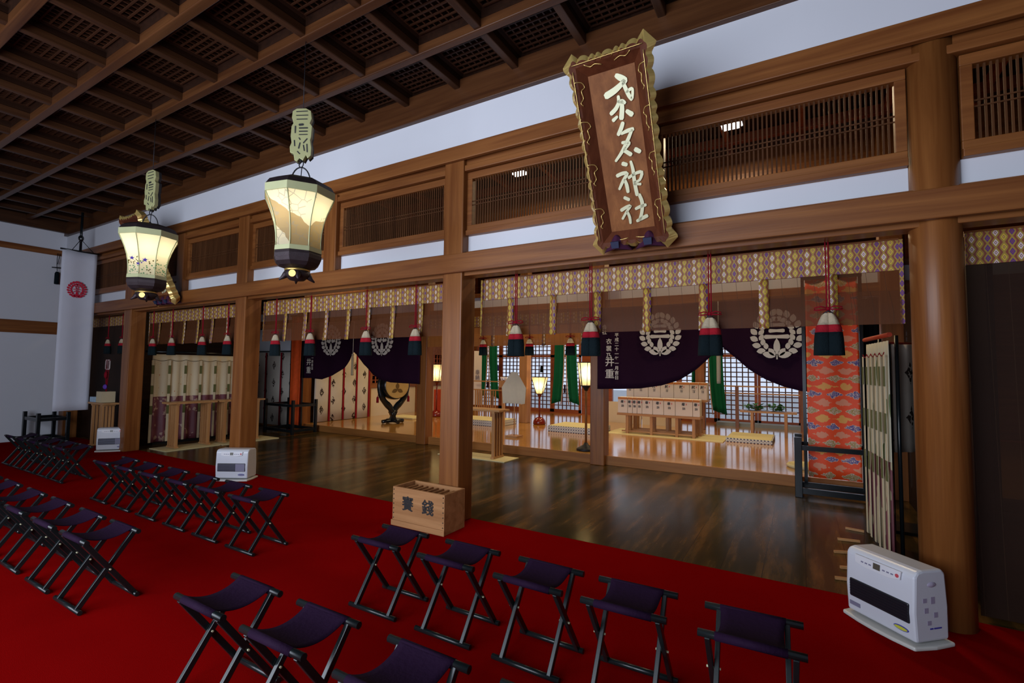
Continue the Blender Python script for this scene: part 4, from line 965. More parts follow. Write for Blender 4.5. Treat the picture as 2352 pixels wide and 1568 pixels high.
maku('large dark purple curtain with two white wreath crests, in the main bay', [(1372, 893), (1420, 893), (1470, 892), (1520, 885), (1560, 873), (1600, 848), (1630, 822), (1652, 797), (1660, 797), (1690, 822), (1720, 848), (1760, 872), (1800, 888), (1840, 898), (1900, 903), (1960, 905)],
     7.82, 2.64, [(1517, 768, 0.315), (1784, 768, 0.325)], 'three',
     [('平成二十一年一月吉日', 0.070, 1418, 770, 0.078), ('会社', 0.085, 1390, 752, 0.085), ('衣裳乃', 0.10, 1400, 785, 0.118), ('井重', 0.165, 1402, 832, 0.20)])
maku('smaller looking purple curtain with two white crests, left of the drum', [(688, 868), (715, 868), (738, 871), (765, 862), (790, 845), (808, 825), (817, 808), (822, 812), (835, 836), (855, 858), (875, 872), (895, 878), (930, 880), (963, 882)],
     7.82, 2.64, [(763, 782, 0.34), (880, 780, 0.33)], 'big',
     [('平成二十一年一月吉日', 0.075, 722, 775, 0.085), ('井重', 0.18, 712, 832, 0.20)])

# ================================================================ ORANGE BROCADE HANGINGS ON BLACK STANDS
orangec = plain('plain_orange_cloth', (0.80, 0.085, 0.008), 0.7, var=0.35, sc=9)
def brocade_stand(label, x0, x1, Y, ztop, w_stand, gname, zlow=0.12, mat=None):
    t = thing('brocade_hanging', label, 'hanging', ((x0+x1)/2, Y, 0))
    MB().grid(lambda u, v: (x0+(x1-x0)*u, Y+0.012*math.sin(u*9+v*2), ztop+(zlow-ztop)*v), 24, 20).build('brocade_cloth', mat or cloudm, t, world=True, solid=0.01)
    MB().box(x0-0.05, x1+0.05, Y-0.02, Y+0.02, ztop, ztop+0.04).build('top_rail', lacq, t, world=True)
    for xx in (x0-0.03, x1+0.03): MB().box(xx-0.02, xx+0.02, Y+0.02, Y+0.055, 0.1, ztop+0.03).build('upright_pole', lacq, t, world=True)
    return t
brocade_stand('long orange brocade hanging with cloud pattern, before the right purple curtain', 0.06, 0.64, 7.66, 2.85, 0.7, '', 0.22)
brocade_stand('narrow plain orange cloth hanging at the left end of the middle hall', -11.12, -10.72, 7.75, 2.85, 0.5, '', 0.14, orangec)
def black_frame(label, c, w, d, h, rz=0.0, th=0.06):
    t = thing('black_frame_stand', label, 'stand', c, rz)
    for sx in (-1, 1):
        for sy in (-1, 1): MB().box(sx*w/2-th/2, sx*w/2+th/2, sy*d/2-th/2, sy*d/2+th/2, 0, h).build('post', lacq, t, bevel=0.005)
    for sy in (-1, 1):
        MB().box(-w/2+th/2, w/2-th/2, sy*d/2-0.02, sy*d/2+0.02, h-0.16, h-0.10).build('top_rail', lacq, t)
        MB().box(-w/2+th/2, w/2-th/2, sy*d/2-0.02, sy*d/2+0.02, 0.05, 0.12).build('bottom_rail', lacq, t)
    for sx in (-1, 1):
        MB().box(sx*w/2-0.02, sx*w/2+0.02, -d/2+th/2, d/2-th/2, h-0.16, h-0.10).build('side_rail', lacq, t)
        MB().box(sx*w/2-0.02, sx*w/2+0.02, -d/2+th/2, d/2-th/2, 0.05, 0.12).build('side_rail', lacq, t)
    return t
black_frame('black lacquered open frame holding the orange brocade, right side', (0.355, 7.58, 0), 0.82, 0.42, 0.76, 0, 0.085)
black_frame('black lacquered open frame before the left purple curtain', (-10.72, 7.52, 0), 1.05, 0.62, 0.80, math.radians(0))
black_frame('black frame stand on the red carpet under the white banner', (-13.12, 3.72, 0), 0.75, 0.45, 0.62)

# ================================================================ WHITE BANNER (left wall)
q0 = Px(143, 577, -12.10); q1 = Px(224, 576.5, -12.10)
t = thing('white_banner', 'tall white banner with a red wreath crest hanging by the left corner', 'banner', (-12.10, (q0.y+q1.y)/2, 0.62))
yb0, yb1 = q0.y, q1.y; zt_ = 3.775
MB().grid(lambda u, v: (-12.10+0.012*math.sin(u*7), yb0+(yb1-yb0)*u, zt_+(0.69-zt_)*v), 10, 20).build('banner_cloth', banner, t, world=True, solid=0.004)
MB().tube([(-12.10, yb0-0.03, zt_+0.01), (-12.10, yb1+0.03, zt_+0.01)], 0.016, 8).build('top_rod', lacq, t, world=True)
ym = (yb0+yb1)/2
MB().tube([(-12.10, ym, zt_), (-12.10, ym, 4.56)], 0.022, 8).build('hanger_pole', lacq, t, world=True)
g = MB()
for s in (yb0+0.14, yb1-0.05): g.tube([(-12.10, s, zt_+0.01), (-12.10, ym, zt_+0.25)], 0.006, 5)
g.build('suspension_cord', ironm, t, world=True)
MB().sphere((-12.10, ym, zt_+0.27), 0.045, 10, 6, (1, 1, 1.4)).build('hanger_knot', lacq, t, world=True)
qc = Px(176.5, 665, -12.08)
wreath(MB(), (-12.075, qc.y, qc.z), Y3, Z3, 0.150, 'stand', 0.003).build('red_crest', crestr, t, world=True)
qt = Px(131, 628, -13.70)
t = thing('small_tassel', 'small black tassel hanging at the left edge of the white banner', 'tassel', (-13.70, qt.y, qt.z))
g = MB(); g.tube([(0, -0.01, 3.95-qt.z), (0, -0.012, 0.2), (0, 0, 0.05)], 0.006, 5); g.tube([(0, 0.03, 3.95-qt.z), (0, 0.0, 0.2)], 0.006, 5); g.tube([(0, -0.09, 0.12), (0, 0.06, 0.13)], 0.012, 6)
g.build('cord', ironm, t); MB().lathe([(0.02, 0.06), (0.04, 0.02), (0.042, -0.20), (0.035, -0.21)], (0, 0, -0.02), 12).build('skirt', tblack, t)

# ================================================================ STANDING CURTAINS (screens seen from the side)
ribc = plain('ribbon_cream', (0.58, 0.50, 0.34), 0.6); ribg = plain('ribbon_green', (0.10, 0.11, 0.035), 0.6)
def standing_curtain(label, X0, Y0, X1, Y1, ztop, mat, rail_mat, zlow=0.06, strips=6, amp=0.028, ps=-1, rail_ext=0.3):
    a = Vector((X0, Y0, 0)); b_ = Vector((X1, Y1, 0)); d = (b_-a); L = d.length; d.normalize(); nrm = Vector((d.y, -d.x, 0))
    t = thing('standing_curtain', label, 'screen', (a+b_)/2)
    def fn(u, v):
        p = a+d*(L*u)+nrm*(amp*math.sin(u*2*PI*strips*1.5)*(0.3+0.7*v)); p.z = ztop+(zlow-ztop)*v
        return tuple(p)
    MB().grid(fn, 120, 14).build('silk_cloth', mat, t, world=True, solid=0.004)
    for k in range(strips+1):
        u = (k+0.0)/strips; p = a+d*(L*u)+nrm*0.036
        g = MB(); g.bar(p+Z3*(ztop-0.12), p+Z3*zlow, 0.045, 0.004, nrm); rb = g.build('ribbon', ribc, t, world=True)
        for z in (ztop-0.22, ztop-0.62, ztop-1.02): MB().bar(p+nrm*0.004+Z3*z, p+nrm*0.004+Z3*(z-0.17), 0.05, 0.004, nrm).build('green_dash', ribg, rb, world=True)
    MB().tube([a-d*rail_ext+Z3*(ztop+0.05), b_+d*rail_ext*0.4+Z3*(ztop+0.05)], 0.02, 10).build('top_rail', rail_mat, t, world=True)
    g = MB(); pts = []
    for k in range(strips*6+1):
        u = k/(strips*6); p = a+d*(L*u)+nrm*0.034; p.z = ztop-0.10-0.03*abs(math.sin(u*PI*strips)); pts.append(p)
    g.tube(pts, 0.004, 5); g.build('swag_cord', crimson if rail_mat is not lacq else ironm, t, world=True)
    for p in (a, b_):
        q = p+d*(0.1 if p is a else -0.1)+nrm*0.08*ps; MB().tube([q+Z3*0.04, q+Z3*(ztop+0.05)], 0.015, 8).build('support_pole', lacq, t, world=True)
    m = (a+b_)/2+nrm*0.08*ps
    MB().obox(m+Z3*0.025, (d, nrm, Z3), (L*0.46, 0.08, 0.025)).build('base_block', lacq, t, world=True)
    return t
standing_curtain('standing curtain, cream above and wine purple below, between the two left columns', -11.05, 4.66, -11.05, 6.45, 1.80, screenm, lacq, rail_ext=0.12)
standing_curtain('standing curtain of green and cream silk seen edge-on beside the round column', 0.56, 5.92, 0.645, 5.22, 1.88, screen2m, vermil, strips=5, rail_ext=0.08, amp=0.028, ps=-1)
# sprigged white cloth standing behind it
t = thing('sprigged_screen', 'white cloth screen with dark sprigs between the edge-on curtain and round column', 'screen', (0.95, 6.4, 0))
MB().grid(lambda u, v: (0.76+0.34*u, 6.25+0.3*u+0.02*math.sin(u*20), 1.90+(0.80-1.90)*v), 20, 10).build('cloth', treem, t, world=True, solid=0.005)
MB().tube([(0.78, 6.29, 0.02), (0.78, 6.29, 1.92)], 0.014, 8).build('pole', lacq, t, world=True); MB().tube([(1.08, 6.58, 0.02), (1.08, 6.58, 1.92)], 0.014, 8).build('pole', lacq, t, world=True)
MB().tube([(0.76, 6.27, 1.91), (1.10, 6.60, 1.91)], 0.014, 8).build('rail', redlac, t, world=True); MB().box(0.74, 1.10, 6.25, 6.65, 0.0, 0.03).build('foot', lacq, t, world=True)
MB().box(1.12, 1.16, 4.6, 7.8, 0.0, 2.57).build('panel_right_of_column', misud).name = 'dark_side_panel'
tag(bpy.data.objects['dark_side_panel'], 'dark panel behind the round column closing the side of the hall', 'panel')

# ================================================================ SPRIGGED HANGING CURTAINS
def sprig_curtain(label, A_, B_, z0, z1, n):
    a = Vector(A_); b_ = Vector(B_); d = b_-a
    t = thing('sprigged_curtain', label, 'curtain', (a+b_)/2+Z3*z0)
    nr = Vector((d.y, -d.x, 0)).normalized()
    for k in range(n):
        u0, u1 = k/n, (k+1)/n
        def fn(u, v):
            p = a+d*(u0+(u1-u0)*u)+nr*(0.03*math.sin(PI*u)); p.z = z1+(z0-z1)*v; return tuple(p)
        MB().grid(fn, 8, 8).build('panel', treem, t, world=True, solid=0.004)
        p0 = a+d*u1+nr*0.02
        if k < n-1 or True: MB().bar(p0+Z3*z0, p0+Z3*z1, 0.05, 0.012, nr).build('red_edge', crimson, t, world=True)
    MB().tube([a+Z3*(z1+0.03), b_+Z3*(z1+0.03)], 0.015, 8).build('rod', lacq, t, world=True)
    return t
sprig_curtain('white sprigged curtain with dark red edges left of the narrow orange hanging', (-13.1, 7.95, 0), (-11.12, 7.95, 0), 0.05, 1.95, 3)
sprig_curtain('white sprigged curtain with bright red edges beside the drum', (-10.82, 8.25, 0), (-10.82, 10.08, 0), PZ+0.01, 2.5, 4)

# ================================================================ SLATTED OFFERING TABLES
def slat_table(label, c, L, W_, H, rz=0.0, nl=4, m=None, grp=None):
    t = thing('offering_table', label, 'table', c, rz, grp)
    MB().box(-L/2, L/2, -W_/2, W_/2, H-0.035, H).build('tabletop', lightX, t, bevel=0.004)
    for sx in (-1, 1):
        MB().box(sx*(L/2-0.14)-0.03, sx*(L/2-0.14)+0.03, -W_/2+0.02, W_/2-0.02, H-0.065, H-0.035).build('cross_bearer', lightY, t)
        for k in range(nl):
            y = -W_/2+0.05+(W_-0.10)*k/(nl-1)
            MB().box(sx*(L/2-0.14)-0.028, sx*(L/2-0.14)+0.028, y-0.018, y+0.018, 0.035, H-0.065).build('leg', lightZ, t, bevel=0.002)
        MB().box(sx*(L/2-0.14)-0.034, sx*(L/2-0.14)+0.034, -W_/2+0.01, W_/2-0.01, 0.004, 0.035).build('foot_bar', lightY, t)
    return t
def straw(label, c, sx, sy, rz=0.0, z=0.0):
    t = MB().box(c[0]-sx/2, c[0]+sx/2, c[1]-sy/2, c[1]+sy/2, z, z+0.012).build('straw_mat', mat_straw); t.rotation_euler = (0, 0, rz); return tag(t, label, 'mat')
slat_table('pale slatted offering table before the standing curtain', (-10.35, 5.06, 0.012), 0.86, 0.34, 0.87, PI/2)
straw('pale straw mat under the slatted table by the standing curtain', (-10.33, 5.0, 0), 0.62, 0.98)
slat_table('pale slatted table half hidden behind the second column', (-10.35, 6.02, 0.012), 0.98, 0.34, 0.87, PI/2)
straw('straw mat corner showing right of the second column', (-10.30, 6.12, 0), 0.66, 1.22)
slat_table('pale slatted offering table on a mat just right of the offering box column', (-5.15, 7.42, 0.012), 1.20, 0.36, 0.86, 0.0)
straw('straw mat under the table right of the offering box column', (-5.1, 7.40, 0), 1.45, 0.50)
slat_table('slatted counter with arrows and packets beside the lowered left blind', (-11.70, 4.14, 0.0), 0.70, 0.26, 0.85, 0.0, nl=4)
# items on that counter
tag(MB().box(-12.02, -11.80, 4.03, 4.25, 0.852, 0.95).build('packet_box', plain('blue_white_packets', (0.35, 0.48, 0.60), 0.6, var=0.5, sc=30)), 'blue and white packet stack on the left counter', 'packets')
tag(MB().box(-11.76, -11.52, 4.04, 4.26, 0.852, 1.06).build('paper_box', plain('pale_box', (0.55, 0.45, 0.28), 0.7)), 'pale cardboard box holding arrows on the left counter', 'box')
t = thing('ritual_arrows', 'white-feathered ritual arrows with coloured ribbons on the left counter', 'arrows', (-11.64, 4.15, 1.06))
for k in range(4):
    dx = (k-1.5)*0.045
    MB().tube([(dx*0.3, 0, -0.0), (dx*1.4, 0.0, 0.62)], 0.005, 6).build('shaft', crimson, t)
    for s in (-1, 1): MB().prism([(0, 0), (0.028, 0.03), (0.030, 0.17), (0, 0.2)], (dx*1.0+0.01*s, 0, 0.42), X3*s, Z3, 0.003).build('feather', paper, t)
MB().sphere((0, -0.02, 0.09), 0.055, 8, 6, (1.2, 0.6, 0.9)).build('purple_ribbon', plain('violet_ribbon', (0.12, 0.04, 0.4), 0.6), t)
MB().sphere((0.03, -0.03, 0.32), 0.05, 8, 6, (0.8, 0.6, 1.4)).build('red_ribbon', crimson, t)

# ================================================================ PLATFORM OBJECTS
# drum
t = thing('drum', 'gilt-faced drum on a black carved stand beside the sprigged curtain', 'drum', (-9.17, 9.40, PZ))
ang = math.radians(-18); fd = Vector((math.cos(ang), math.sin(ang), 0)); su = Vector((-fd.y, fd.x, 0)); dc = Vector((0, 0, 0.98))
def disc(r, n=36): return [(r*math.cos(2*PI*i/n), r*math.sin(2*PI*i/n)) for i in range(n)]
prof = [(0.30, -0.20), (0.345, -0.19), (0.365, -0.10), (0.375, 0.0), (0.365, 0.10), (0.345, 0.19), (0.30, 0.20)]
g = MB(); seg = 36; vs = []
for r, h in prof:
    for k in range(seg): a = 2*PI*k/seg; vs.append(dc+su*(r*math.cos(a))+Z3*(r*math.sin(a))+fd*h)
g.add(vs, [(i*seg+k, i*seg+(k+1) % seg, (i+1)*seg+(k+1) % seg, (i+1)*seg+k) for i in range(len(prof)-1) for k in range(seg)], True); g.build('drum_body', lacq, t)
MB().prism(disc(0.325), dc+fd*0.20, su, Z3, 0.02).build('drum_head', plain('gilt_drumhead', (0.62, 0.42, 0.14), 0.5, 0.15), t)
g = MB()
for k in range(36): a = 2*PI*k/36; g.sphere(dc+fd*0.212+su*(0.31*math.cos(a))+Z3*(0.31*math.sin(a)), 0.008, 6, 4)
g.build('stud_ring', brass, t)
g = MB()
for a0 in (90, 205, -25):
    a = math.radians(a0); lp = leaf_poly(0.17, 0.10); c_, s_ = math.cos(a), math.sin(a)
    g.prism([(p[0]*c_-p[1]*s_, -0.10+p[0]*s_+p[1]*c_) for p in lp], dc+fd*0.214, su, Z3, 0.006)
g.build('leaf_emblem', plain('emblem_brown', (0.16, 0.09, 0.02), 0.6), t)
# cradle arms
for s in (-1, 1):
    pts = smooth_pts([(0.02*s, 0.30), (0.10*s, 0.42), (0.26*s, 0.58), (0.37*s, 0.80), (0.40*s, 1.02), (0.37*s, 1.25)], 3)
    MB().tube([su*p[0]+Z3*p[1] for p in pts], [0.085, 0.085, 0.08, 0.085, 0.09, 0.08, 0.075, 0.08, 0.08, 0.07, 0.065, 0.065, 0.06, 0.05, 0.04, 0.03], 8).build('cradle_arm', lacq, t)
    MB().tube([su*(0.40*s)+Z3*0.86, su*(0.44*s)+Z3*0.70], 0.006, 5).build('tassel_cord', crimson, t); MB().lathe([(0.012, 0), (0.03, -0.03), (0.032, -0.16)], tuple(su*(0.44*s)+Z3*0.70), 10).build('red_tassel', crimson, t)
MB().tube([Z3*0.06, Z3*0.20, Z3*0.34], [0.09, 0.05, 0.10], 10).build('stem', lacq, t)
MB().prism([(-0.12, 0.30), (0.12, 0.30), (0.06, 0.18), (0.10, 0.05), (-0.10, 0.05), (-0.06, 0.18)], (0, 0, 0), su, Z3, 0.10).build('carved_foot', lacq, t, bevel=0.01)
for a_ in (su, fd):
    MB().tube([a_*-0.30+Z3*0.05, a_*-0.18+Z3*0.065, a_*0.18+Z3*0.065, a_*0.30+Z3*0.05], [0.05, 0.045, 0.045, 0.05], 8).build('cross_foot', lacq, t)
tag(MB().box(-10.2, -9.3, 10.3, 10.9, PZ, PZ+0.05).build('floor_mat', mat_straw, bevel=0.01), 'pale flat mat behind the drum', 'mat')
# small orange cabinet
tag(MB().box(-9.9, -9.3, 11.9, 12.3, PZ, 0.92).build('small_cabinet', vermil, bevel=0.01), 'reddish orange cabinet behind the pillar right of the drum', 'cabinet')
# floor lamps
def floor_lamp(label, loc, H, st, sb, shz, basem, polem, rz=0.3, pw=4):
    t = thing('floor_lamp', label, 'lamp', loc, rz)
    MB().lathe([(0.17, 0), (0.17, 0.03), (0.12, 0.06), (0.05, 0.10), (0.03, 0.14)] if basem is ironm else [(0.15, 0), (0.17, 0.02), (0.155, 0.10), (0.10, 0.17), (0.03, 0.20)], (0, 0, 0), 20).build('base', basem, t)
    MB().tube([(0, 0, 0.1), (0, 0, H-shz)], 0.022, 10).build('pole', polem, t)
    k = 1/math.cos(PI/4)
    MB().lathe([(sb*k, H-shz), (st*k, H)], (0, 0, 0), 4, False, PI/4, cap=False).build('paper_shade', shP, t)
    g = MB()
    for q in range(4):
        a = PI/4+q*PI/2; g.tube([(sb*k*math.cos(a), sb*k*math.sin(a), H-shz), (st*k*math.cos(a), st*k*math.sin(a), H)], 0.009, 5)
        b2 = a+PI/2
        for r_, z in ((sb, H-shz), (st, H)): g.tube([(r_*k*math.cos(a), r_*k*math.sin(a), z), (r_*k*math.cos(b2), r_*k*math.sin(b2), z)], 0.009, 5)
        m0 = (a+b2)/2; g.tube([((sb+0.004)*math.cos(m0), (sb+0.004)*math.sin(m0), H-shz), ((st+0.004)*math.cos(m0), (st+0.004)*math.sin(m0), H)], 0.005, 5)
    g.build('shade_frame', blackm, t)
    MB().lathe([(0.03, H-shz-0.09), (0.05, H-shz-0.05), (sb*0.9, H-shz-0.01), (sb*0.9, H-shz)], (0, 0, 0), 12).build('shade_collar', basem, t)
    MB().sphere((0, 0, H-shz*0.55), 0.045, 10, 6).build('lit_bulb', bulbs, t)
    l = bpy.data.lights.new('lamp_light', 'POINT'); l.energy = pw; l.color = (1.0, 0.78, 0.48); l.shadow_soft_size = 0.05
    lo = bpy.data.objects.new('lamp_light', l); COL.objects.link(lo); lo.parent = t; lo.location = (0, 0, H-shz*0.35)
floor_lamp('slender red-based paper floor lamp between the tassels in the centre', (-5.94, 11.45, PZ), 1.24, 0.19, 0.075, 0.44, redlac, redlac)
floor_lamp('taller paper floor lamp with dark base against the centre pillar', (-3.36, 8.30, PZ), 1.58, 0.135, 0.09, 0.42, ironm, wZ, rz=0.55)
q = Py(1001, 850, 11.4); floor_lamp('paper lamp seen between the pillar and the offering box column', (q.x+0.05, 11.4, PZ), 1.55, 0.19, 0.10, 0.50, redlac, redlac)
# inner pillars further back
tag(MB().box(-6.60, -6.36, 11.5, 11.74, PZ, 4.98).build('inner_pillar', lightZ, bevel=0.01), 'bright wooden pillar far back beside the red-based lamp', 'column')
tag(MB().box(-2.30, -2.08, 12.9, 13.1, PZ, 4.98).build('inner_pillar', wZ, bevel=0.01), 'far pillar behind the stacked offering boxes', 'column')
# green drapes
def drape(label, px, Y, ztop, zbot, w):
    c = Py(px-3, 850, Y); t = thing('green_drape', label, 'drape', (c.x, Y, zbot))
    for s in (-1, 1):
        def fn(u, v):
            k = v**2.5; x = c.x+s*(0.03+u*w/2+(0.10*k)); return (x, Y+0.03*math.sin(u*12), ztop+(zbot-ztop)*v+(0.10*k*(1-u) if True else 0))
        MB().grid(fn, 12, 12).build('green_cloth', green, t, world=True, solid=0.006)
        pts = [(c.x+s*(0.028+0.10*(v/12)**2.5), Y-0.04, ztop+(zbot-ztop)*v/12) for v in range(13)]
        MB().tube(pts, 0.014, 6).build('pale_edge', pinkw, t, world=True)
    MB().tube([(c.x-w/2-0.05, Y, ztop+0.02), (c.x+w/2+0.05, Y, ztop+0.02)], 0.02, 8).build('rod', wX, t, world=True)
    MB().lathe([(0.015, 0.25), (0.03, 0.2), (0.03, 0)], (c.x, Y-0.05, zbot+0.35), 8).build('dark_cord', purple, t, world=True)
drape('green drape pair, left one, seen left of the centre tassel', 1125, 13.4, 2.55, 0.62, 0.62)
drape('green drape pair, middle one, right of the red-based lamp', 1302, 13.4, 2.55, 0.55, 0.66)
drape('green drape pair, right one, below the gap between the purple crests', 1628, 13.4, 2.55, 0.50, 0.66)
sbox('trim_23', wX, -10.9, 2.2, 13.37, 13.50, 2.555, 2.80, 0.005)
# mats with patterned borders
def mat_pad(label, x0, x1, y0, y1, h):
    t = thing('border_mat', label, 'mat', ((x0+x1)/2, (y0+y1)/2, PZ))
    MB().box(x0, x1, y0, y1, PZ, PZ+h).build('mat_body', dotm, t, world=True, bevel=0.006); MB().box(x0+0.02, x1-0.02, y0+0.02, y1-0.02, PZ+h, PZ+h+0.008).build('mat_top', mat_straw, t, world=True)
mat_pad('thick straw mat with white and blue border beside the tall lamp', -5.15, -3.95, 10.35, 11.3, 0.13)
mat_pad('straw mat with blue patterned border, right, before the leaf table', -1.38, -0.52, 11.04, 12.15, 0.08)
mat_pad('straw mat with patterned border behind the slatted table, left', -7.9, -6.5, 10.3, 11.2, 0.13)
straw('broad straw mat under the tables of white boxes', (-2.65, 11.35, 0), 2.5, 1.1, 0, PZ)
# stepped tables with white wrapped boxes
def simple_table(label, x0, x1, y, d, z, legs):
    t = thing('low_table', label, 'table', ((x0+x1)/2, y, PZ+0.012))
    MB().box(x0, x1, y-d/2, y+d/2, z-0.05, z).build('tabletop', lightX, t, world=True, bevel=0.004)
    for lx in legs:
        for s in (-1, 1): MB().box(lx-0.03, lx+0.03, y+s*(d/2-0.05)-0.03, y+s*(d/2-0.05)+0.03, PZ+0.012, z-0.05).build('leg', lightZ, t, world=True)
    for s in (-1, 1): MB().box(x0+0.1, x1-0.1, y+s*(d/2-0.05)-0.015, y+s*(d/2-0.05)+0.015, PZ+0.05, PZ+0.08).build('stretcher', lightX, t, world=True)
simple_table('low front table carrying the front row of white wrapped boxes', -3.68, -1.86, 11.15, 0.36, 0.62, (-3.45, -2.9, -2.35, -2.0))
simple_table('taller rear table carrying the back row of white wrapped boxes', -3.62, -1.78, 11.56, 0.34, 0.96, (-3.4, -2.65, -1.95))
def wbox(lab, x0, x1, y0, y1, z0, z1, grp, chars):
    t = thing('wrapped_box', lab, 'box', ((x0+x1)/2, (y0+y1)/2, z0), 0, grp)
    MB().box(x0, x1, y0, y1, z0, z1).build('white_wrap', paper, t, world=True, bevel=0.004)
    MB().box(x0+0.001, x1-0.001, y0-0.003, y0, z1-0.05, z1-0.001).build('orange_band', orangel, t, world=True)
    g = MB(); xc = (x0+x1)/2
    m = text_mb(chars[0], 0.075, (xc-0.01, y0-0.003, z1-0.11), X3, Z3, 0.002, bold=0.0012); g.add(m.v, m.f)
    m = text_mb(chars[1], 0.06, (xc, y0-0.003, z1-0.20), X3, Z3, 0.002, bold=0.001); g.add(m.v, m.f)
    g.build('brushed_writing', ink, t, world=True)
    MB().prism([(0, 0), (0.012, 0), (0.012, 0.035), (0, 0.035)], (xc+0.045, y0-0.003, z1-0.12), X3, Z3, 0.003).build('red_mark', crestr, t, world=True)
cuts = [-3.67, -3.44, -3.33, -3.22, -3.11, -2.87, -2.63, -2.38, -2.02, -1.87]
for i in range(9): wbox('white wrapped offering box with brush writing, number %s from the left on the front table' % ['one', 'two', 'three', 'four', 'five', 'six', 'seven', 'eight', 'nine'][i], cuts[i]+0.004, cuts[i+1]-0.004, 11.0, 11.26, 0.622, 0.98, 'white boxes on the front table', ('奉', '納'))
cuts = [-3.60, -3.42, -3.08, -2.80, -2.50, -2.16, -1.97, -1.79]
for i in range(7): wbox('white wrapped offering box, number %s from the left on the rear raised table' % ['one', 'two', 'three', 'four', 'five', 'six', 'seven'][i], cuts[i]+0.004, cuts[i+1]-0.004, 11.42, 11.68, 0.962, 1.34, 'white boxes on the rear table', ('献', '酒'))
# railing / low barrier in front of the lattice doors on the right
t = thing('low_railing', 'thin wooden railing with two rails before the right lattice doors', 'railing', (-0.9, 13.9, PZ))
for z in (1.02, 1.20): MB().box(-2.0, 0.6, 13.88, 13.92, z, z+0.035).build('rail', lightX, t, world=True)
for x in (-1.45, 0.0): MB().box(x-0.04, x+0.04, 13.86, 13.94, PZ, 1.22).build('post', wZ, t, world=True)
t = thing('leaf_table', 'small low table with green leaves on it, far right', 'table', (-0.75, 12.7, PZ))
MB().box(-1.25, -0.1, 12.5, 12.85, 0.66, 0.70).build('tabletop', lightX, t, world=True)
for x in (-1.0, -0.32):
    for y in (12.53, 12.82): MB().box(x-0.03, x+0.03, y-0.03, y+0.03, PZ, 0.66).build('leg', lightZ, t, world=True)
t = thing('sakaki_sprigs', 'heap of dark green leaf sprigs lying on the small far table', 'leaves', (-0.72, 12.66, 0.70))
for s in range(10):
    g = MB(); cx = random.uniform(-0.36, 0.36)
    for k in range(14):
        a = random.uniform(0, 2*PI); p = Vector((cx+random.uniform(-0.09, 0.09), random.uniform(-0.1, 0.1), random.uniform(0.012, 0.13))); e = random.uniform(-0.1, 0.5)
        U = Vector((math.cos(a)*math.cos(e), math.sin(a)*math.cos(e), math.sin(e))); V = Vector((-math.sin(a), math.cos(a), 0))
        g.prism(leaf_poly(0.13, 0.07, 3), p, U, V, 0.002)
    g.build('sprig', leafm, t)
tag(MB().lathe([(0.24, 0), (0.26, 0.03), (0.24, 0.055)], (0.03, 8.75, PZ), 28).build('round_cushion', mat_straw), 'round woven cushion at the platform edge by the orange brocade', 'cushion')
tag(MB().box(-5.0, -3.75, 13.2, 13.25, PZ, 0.72).build('low_screen', fus), 'low cream panel behind the centre pillar', 'panel')
tag(MB().box(-3.7, -2.75, 13.1, 13.16, PZ, 0.66).build('low_screen', fus), 'low cream panel seen under the tables of white boxes', 'panel')
tag(MB().box(-2.0, 2.0, 14.2, 14.6, PZ, 0.24).build('door_step', plain('grey_step', (0.22, 0.25, 0.27), 0.6)), 'grey step before the right lattice doors', 'step')
# items around the table right of the offering-box column
q = Py(1182, 900, 9.0)
t = thing('paper_wand', 'white folded paper wand standing behind the slatted table', 'paper wand', (q.x, 9.0, PZ))
MB().tube([(0, 0, 0), (0, 0, 1.35)], 0.012, 8).build('stick', lightZ, t); MB().box(-0.14, 0.14, -0.14, 0.14, 0, 0.04).build('base', lightX, t)
for k in range(6):
    a = (k-2.5)*0.05; g = MB(); g.add([(a*0.4-0.03, -0.02-0.004*k, 1.38), (a*0.4+0.03, -0.02-0.004*k, 1.38), (a*2.0+0.055, -0.03-0.004*k, 1.05), (a*1.8+0.05, -0.02-0.004*k, 0.72), (a*1.8-0.05, -0.025-0.004*k, 0.70), (a*2.0-0.055, -0.03-0.004*k, 1.05)], [(0, 1, 2, 5), (5, 2, 3, 4)]); g.build('paper_strip', plain('paper_cream', (0.66, 0.62, 0.48), 0.8), t, solid=0.002)
q = Py(1097, 880, 11.6)
t = thing('writing_banner', 'narrow white paper banner with faint writing beside the left green drape', 'banner', (q.x, 11.6, PZ))
MB().box(q.x-0.13, q.x+0.13, 11.59, 11.61, 0.55, 2.1).build('paper', paper, t, world=True); MB().tube([(q.x-0.16, 11.6, PZ), (q.x-0.16, 11.6, 2.15)], 0.012, 6).build('pole', crimson, t, world=True)
text_mb('奉\n納', 0.16, (q.x, 11.58, 1.4), X3, Z3, 0.003).build('writing', greyp, t, world=True)
q = Py(1115, 900, 11.5)
t = thing('slatted_rail', 'small slatted wooden barrier behind the slatted table', 'barrier', (q.x, 11.5, PZ))
for z in (0.98, 1.22): MB().box(q.x-0.4, q.x+0.75, 11.49, 11.52, z, z+0.03).build('rail', lightX, t, world=True)
for k in range(10): MB().box(q.x-0.36+k*0.075, q.x-0.33+k*0.075, 11.50, 11.52, PZ, 0.98).build('slat', lightZ, t, world=True)
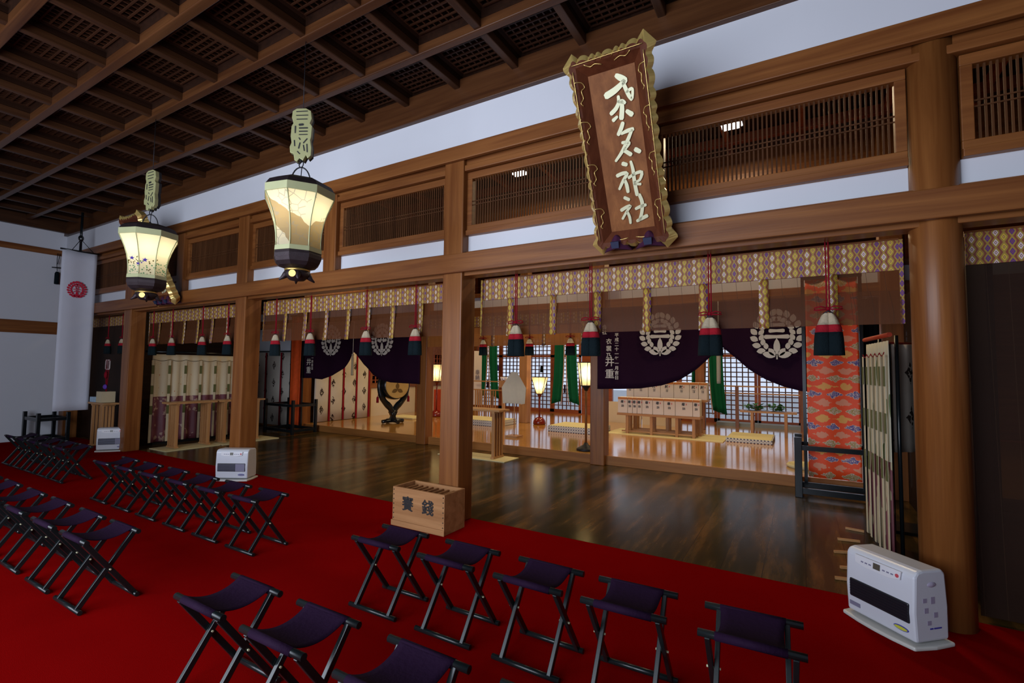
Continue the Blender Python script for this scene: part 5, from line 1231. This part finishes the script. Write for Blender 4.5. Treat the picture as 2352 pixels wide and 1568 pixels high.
q = Py(1157, 875, 10.4)
t = thing('small_wood_stand', 'little wooden stand with white paper cups behind the slatted table', 'stand', (q.x, 10.4, PZ))
MB().box(-0.09, 0.09, -0.09, 0.09, 0.98, 1.15).build('box', lightZ, t); MB().box(-0.03, 0.03, -0.03, 0.03, 0, 0.98).build('post', lightZ, t)
for s in (-1, 1): MB().lathe([(0.03, 1.15), (0.045, 1.24)], (s*0.05, 0, 0), 10).build('paper_cup', paper, t)
for (px, py, Y, lab) in ((1143, 845, 14.70, 'small blue tassel before the left lattice doors'), (1244, 848, 14.70, 'small black tassel above the red-based lamp')):
    q = Py(px, py, Y); t = thing('door_tassel', lab, 'tassel', q)
    MB().tube([(0, 0, 0.1), (0, 0, 2.87-q.z)], 0.005, 5).build('cord', ironm, t); MB().lathe([(0.02, 0.12), (0.045, 0.08), (0.055, -0.10)], (0, 0, 0), 10).build('skirt', bluep if 'blue' in lab else tblack, t)
# loose twig-like wood strips near the edge-on curtain
t = thing('curtain_foot', 'pale wooden rods on the floor at the foot of the edge-on curtain', 'rods', (0.36, 4.9, 0))
for a, b_ in (((1942, 1212), (1985, 1220)), ((1924, 1237), (1975, 1243)), ((1916, 1266), (1950, 1268)), ((1930, 1302), (1955, 1304)), ((1918, 1326), (1950, 1330))):
    MB().bar(Pz(*a, 0.012), Pz(*b_, 0.012), 0.022, 0.02).build('rod', lightX, t, world=True)

t = thing('black_curtain', 'narrow black curtain just right of the long orange brocade hanging', 'curtain', (0.79, 7.875, 0))
MB().grid(lambda u, v: (0.71+0.165*u, 7.872+0.010*math.sin(u*20), 2.58+(0.05-2.58)*v), 16, 6).build('cloth', plain('black_cloth', (0.006, 0.005, 0.006), 0.9), t, world=True, solid=0.006)
MB().tube([(0.70, 7.872, 2.58), (0.885, 7.872, 2.58)], 0.012, 8).build('rod', lacq, t, world=True)
for x in (0.71, 0.875): MB().tube([(x, 7.90, 0.0), (x, 7.90, 2.59)], 0.010, 8).build('pole', lacq, t, world=True)
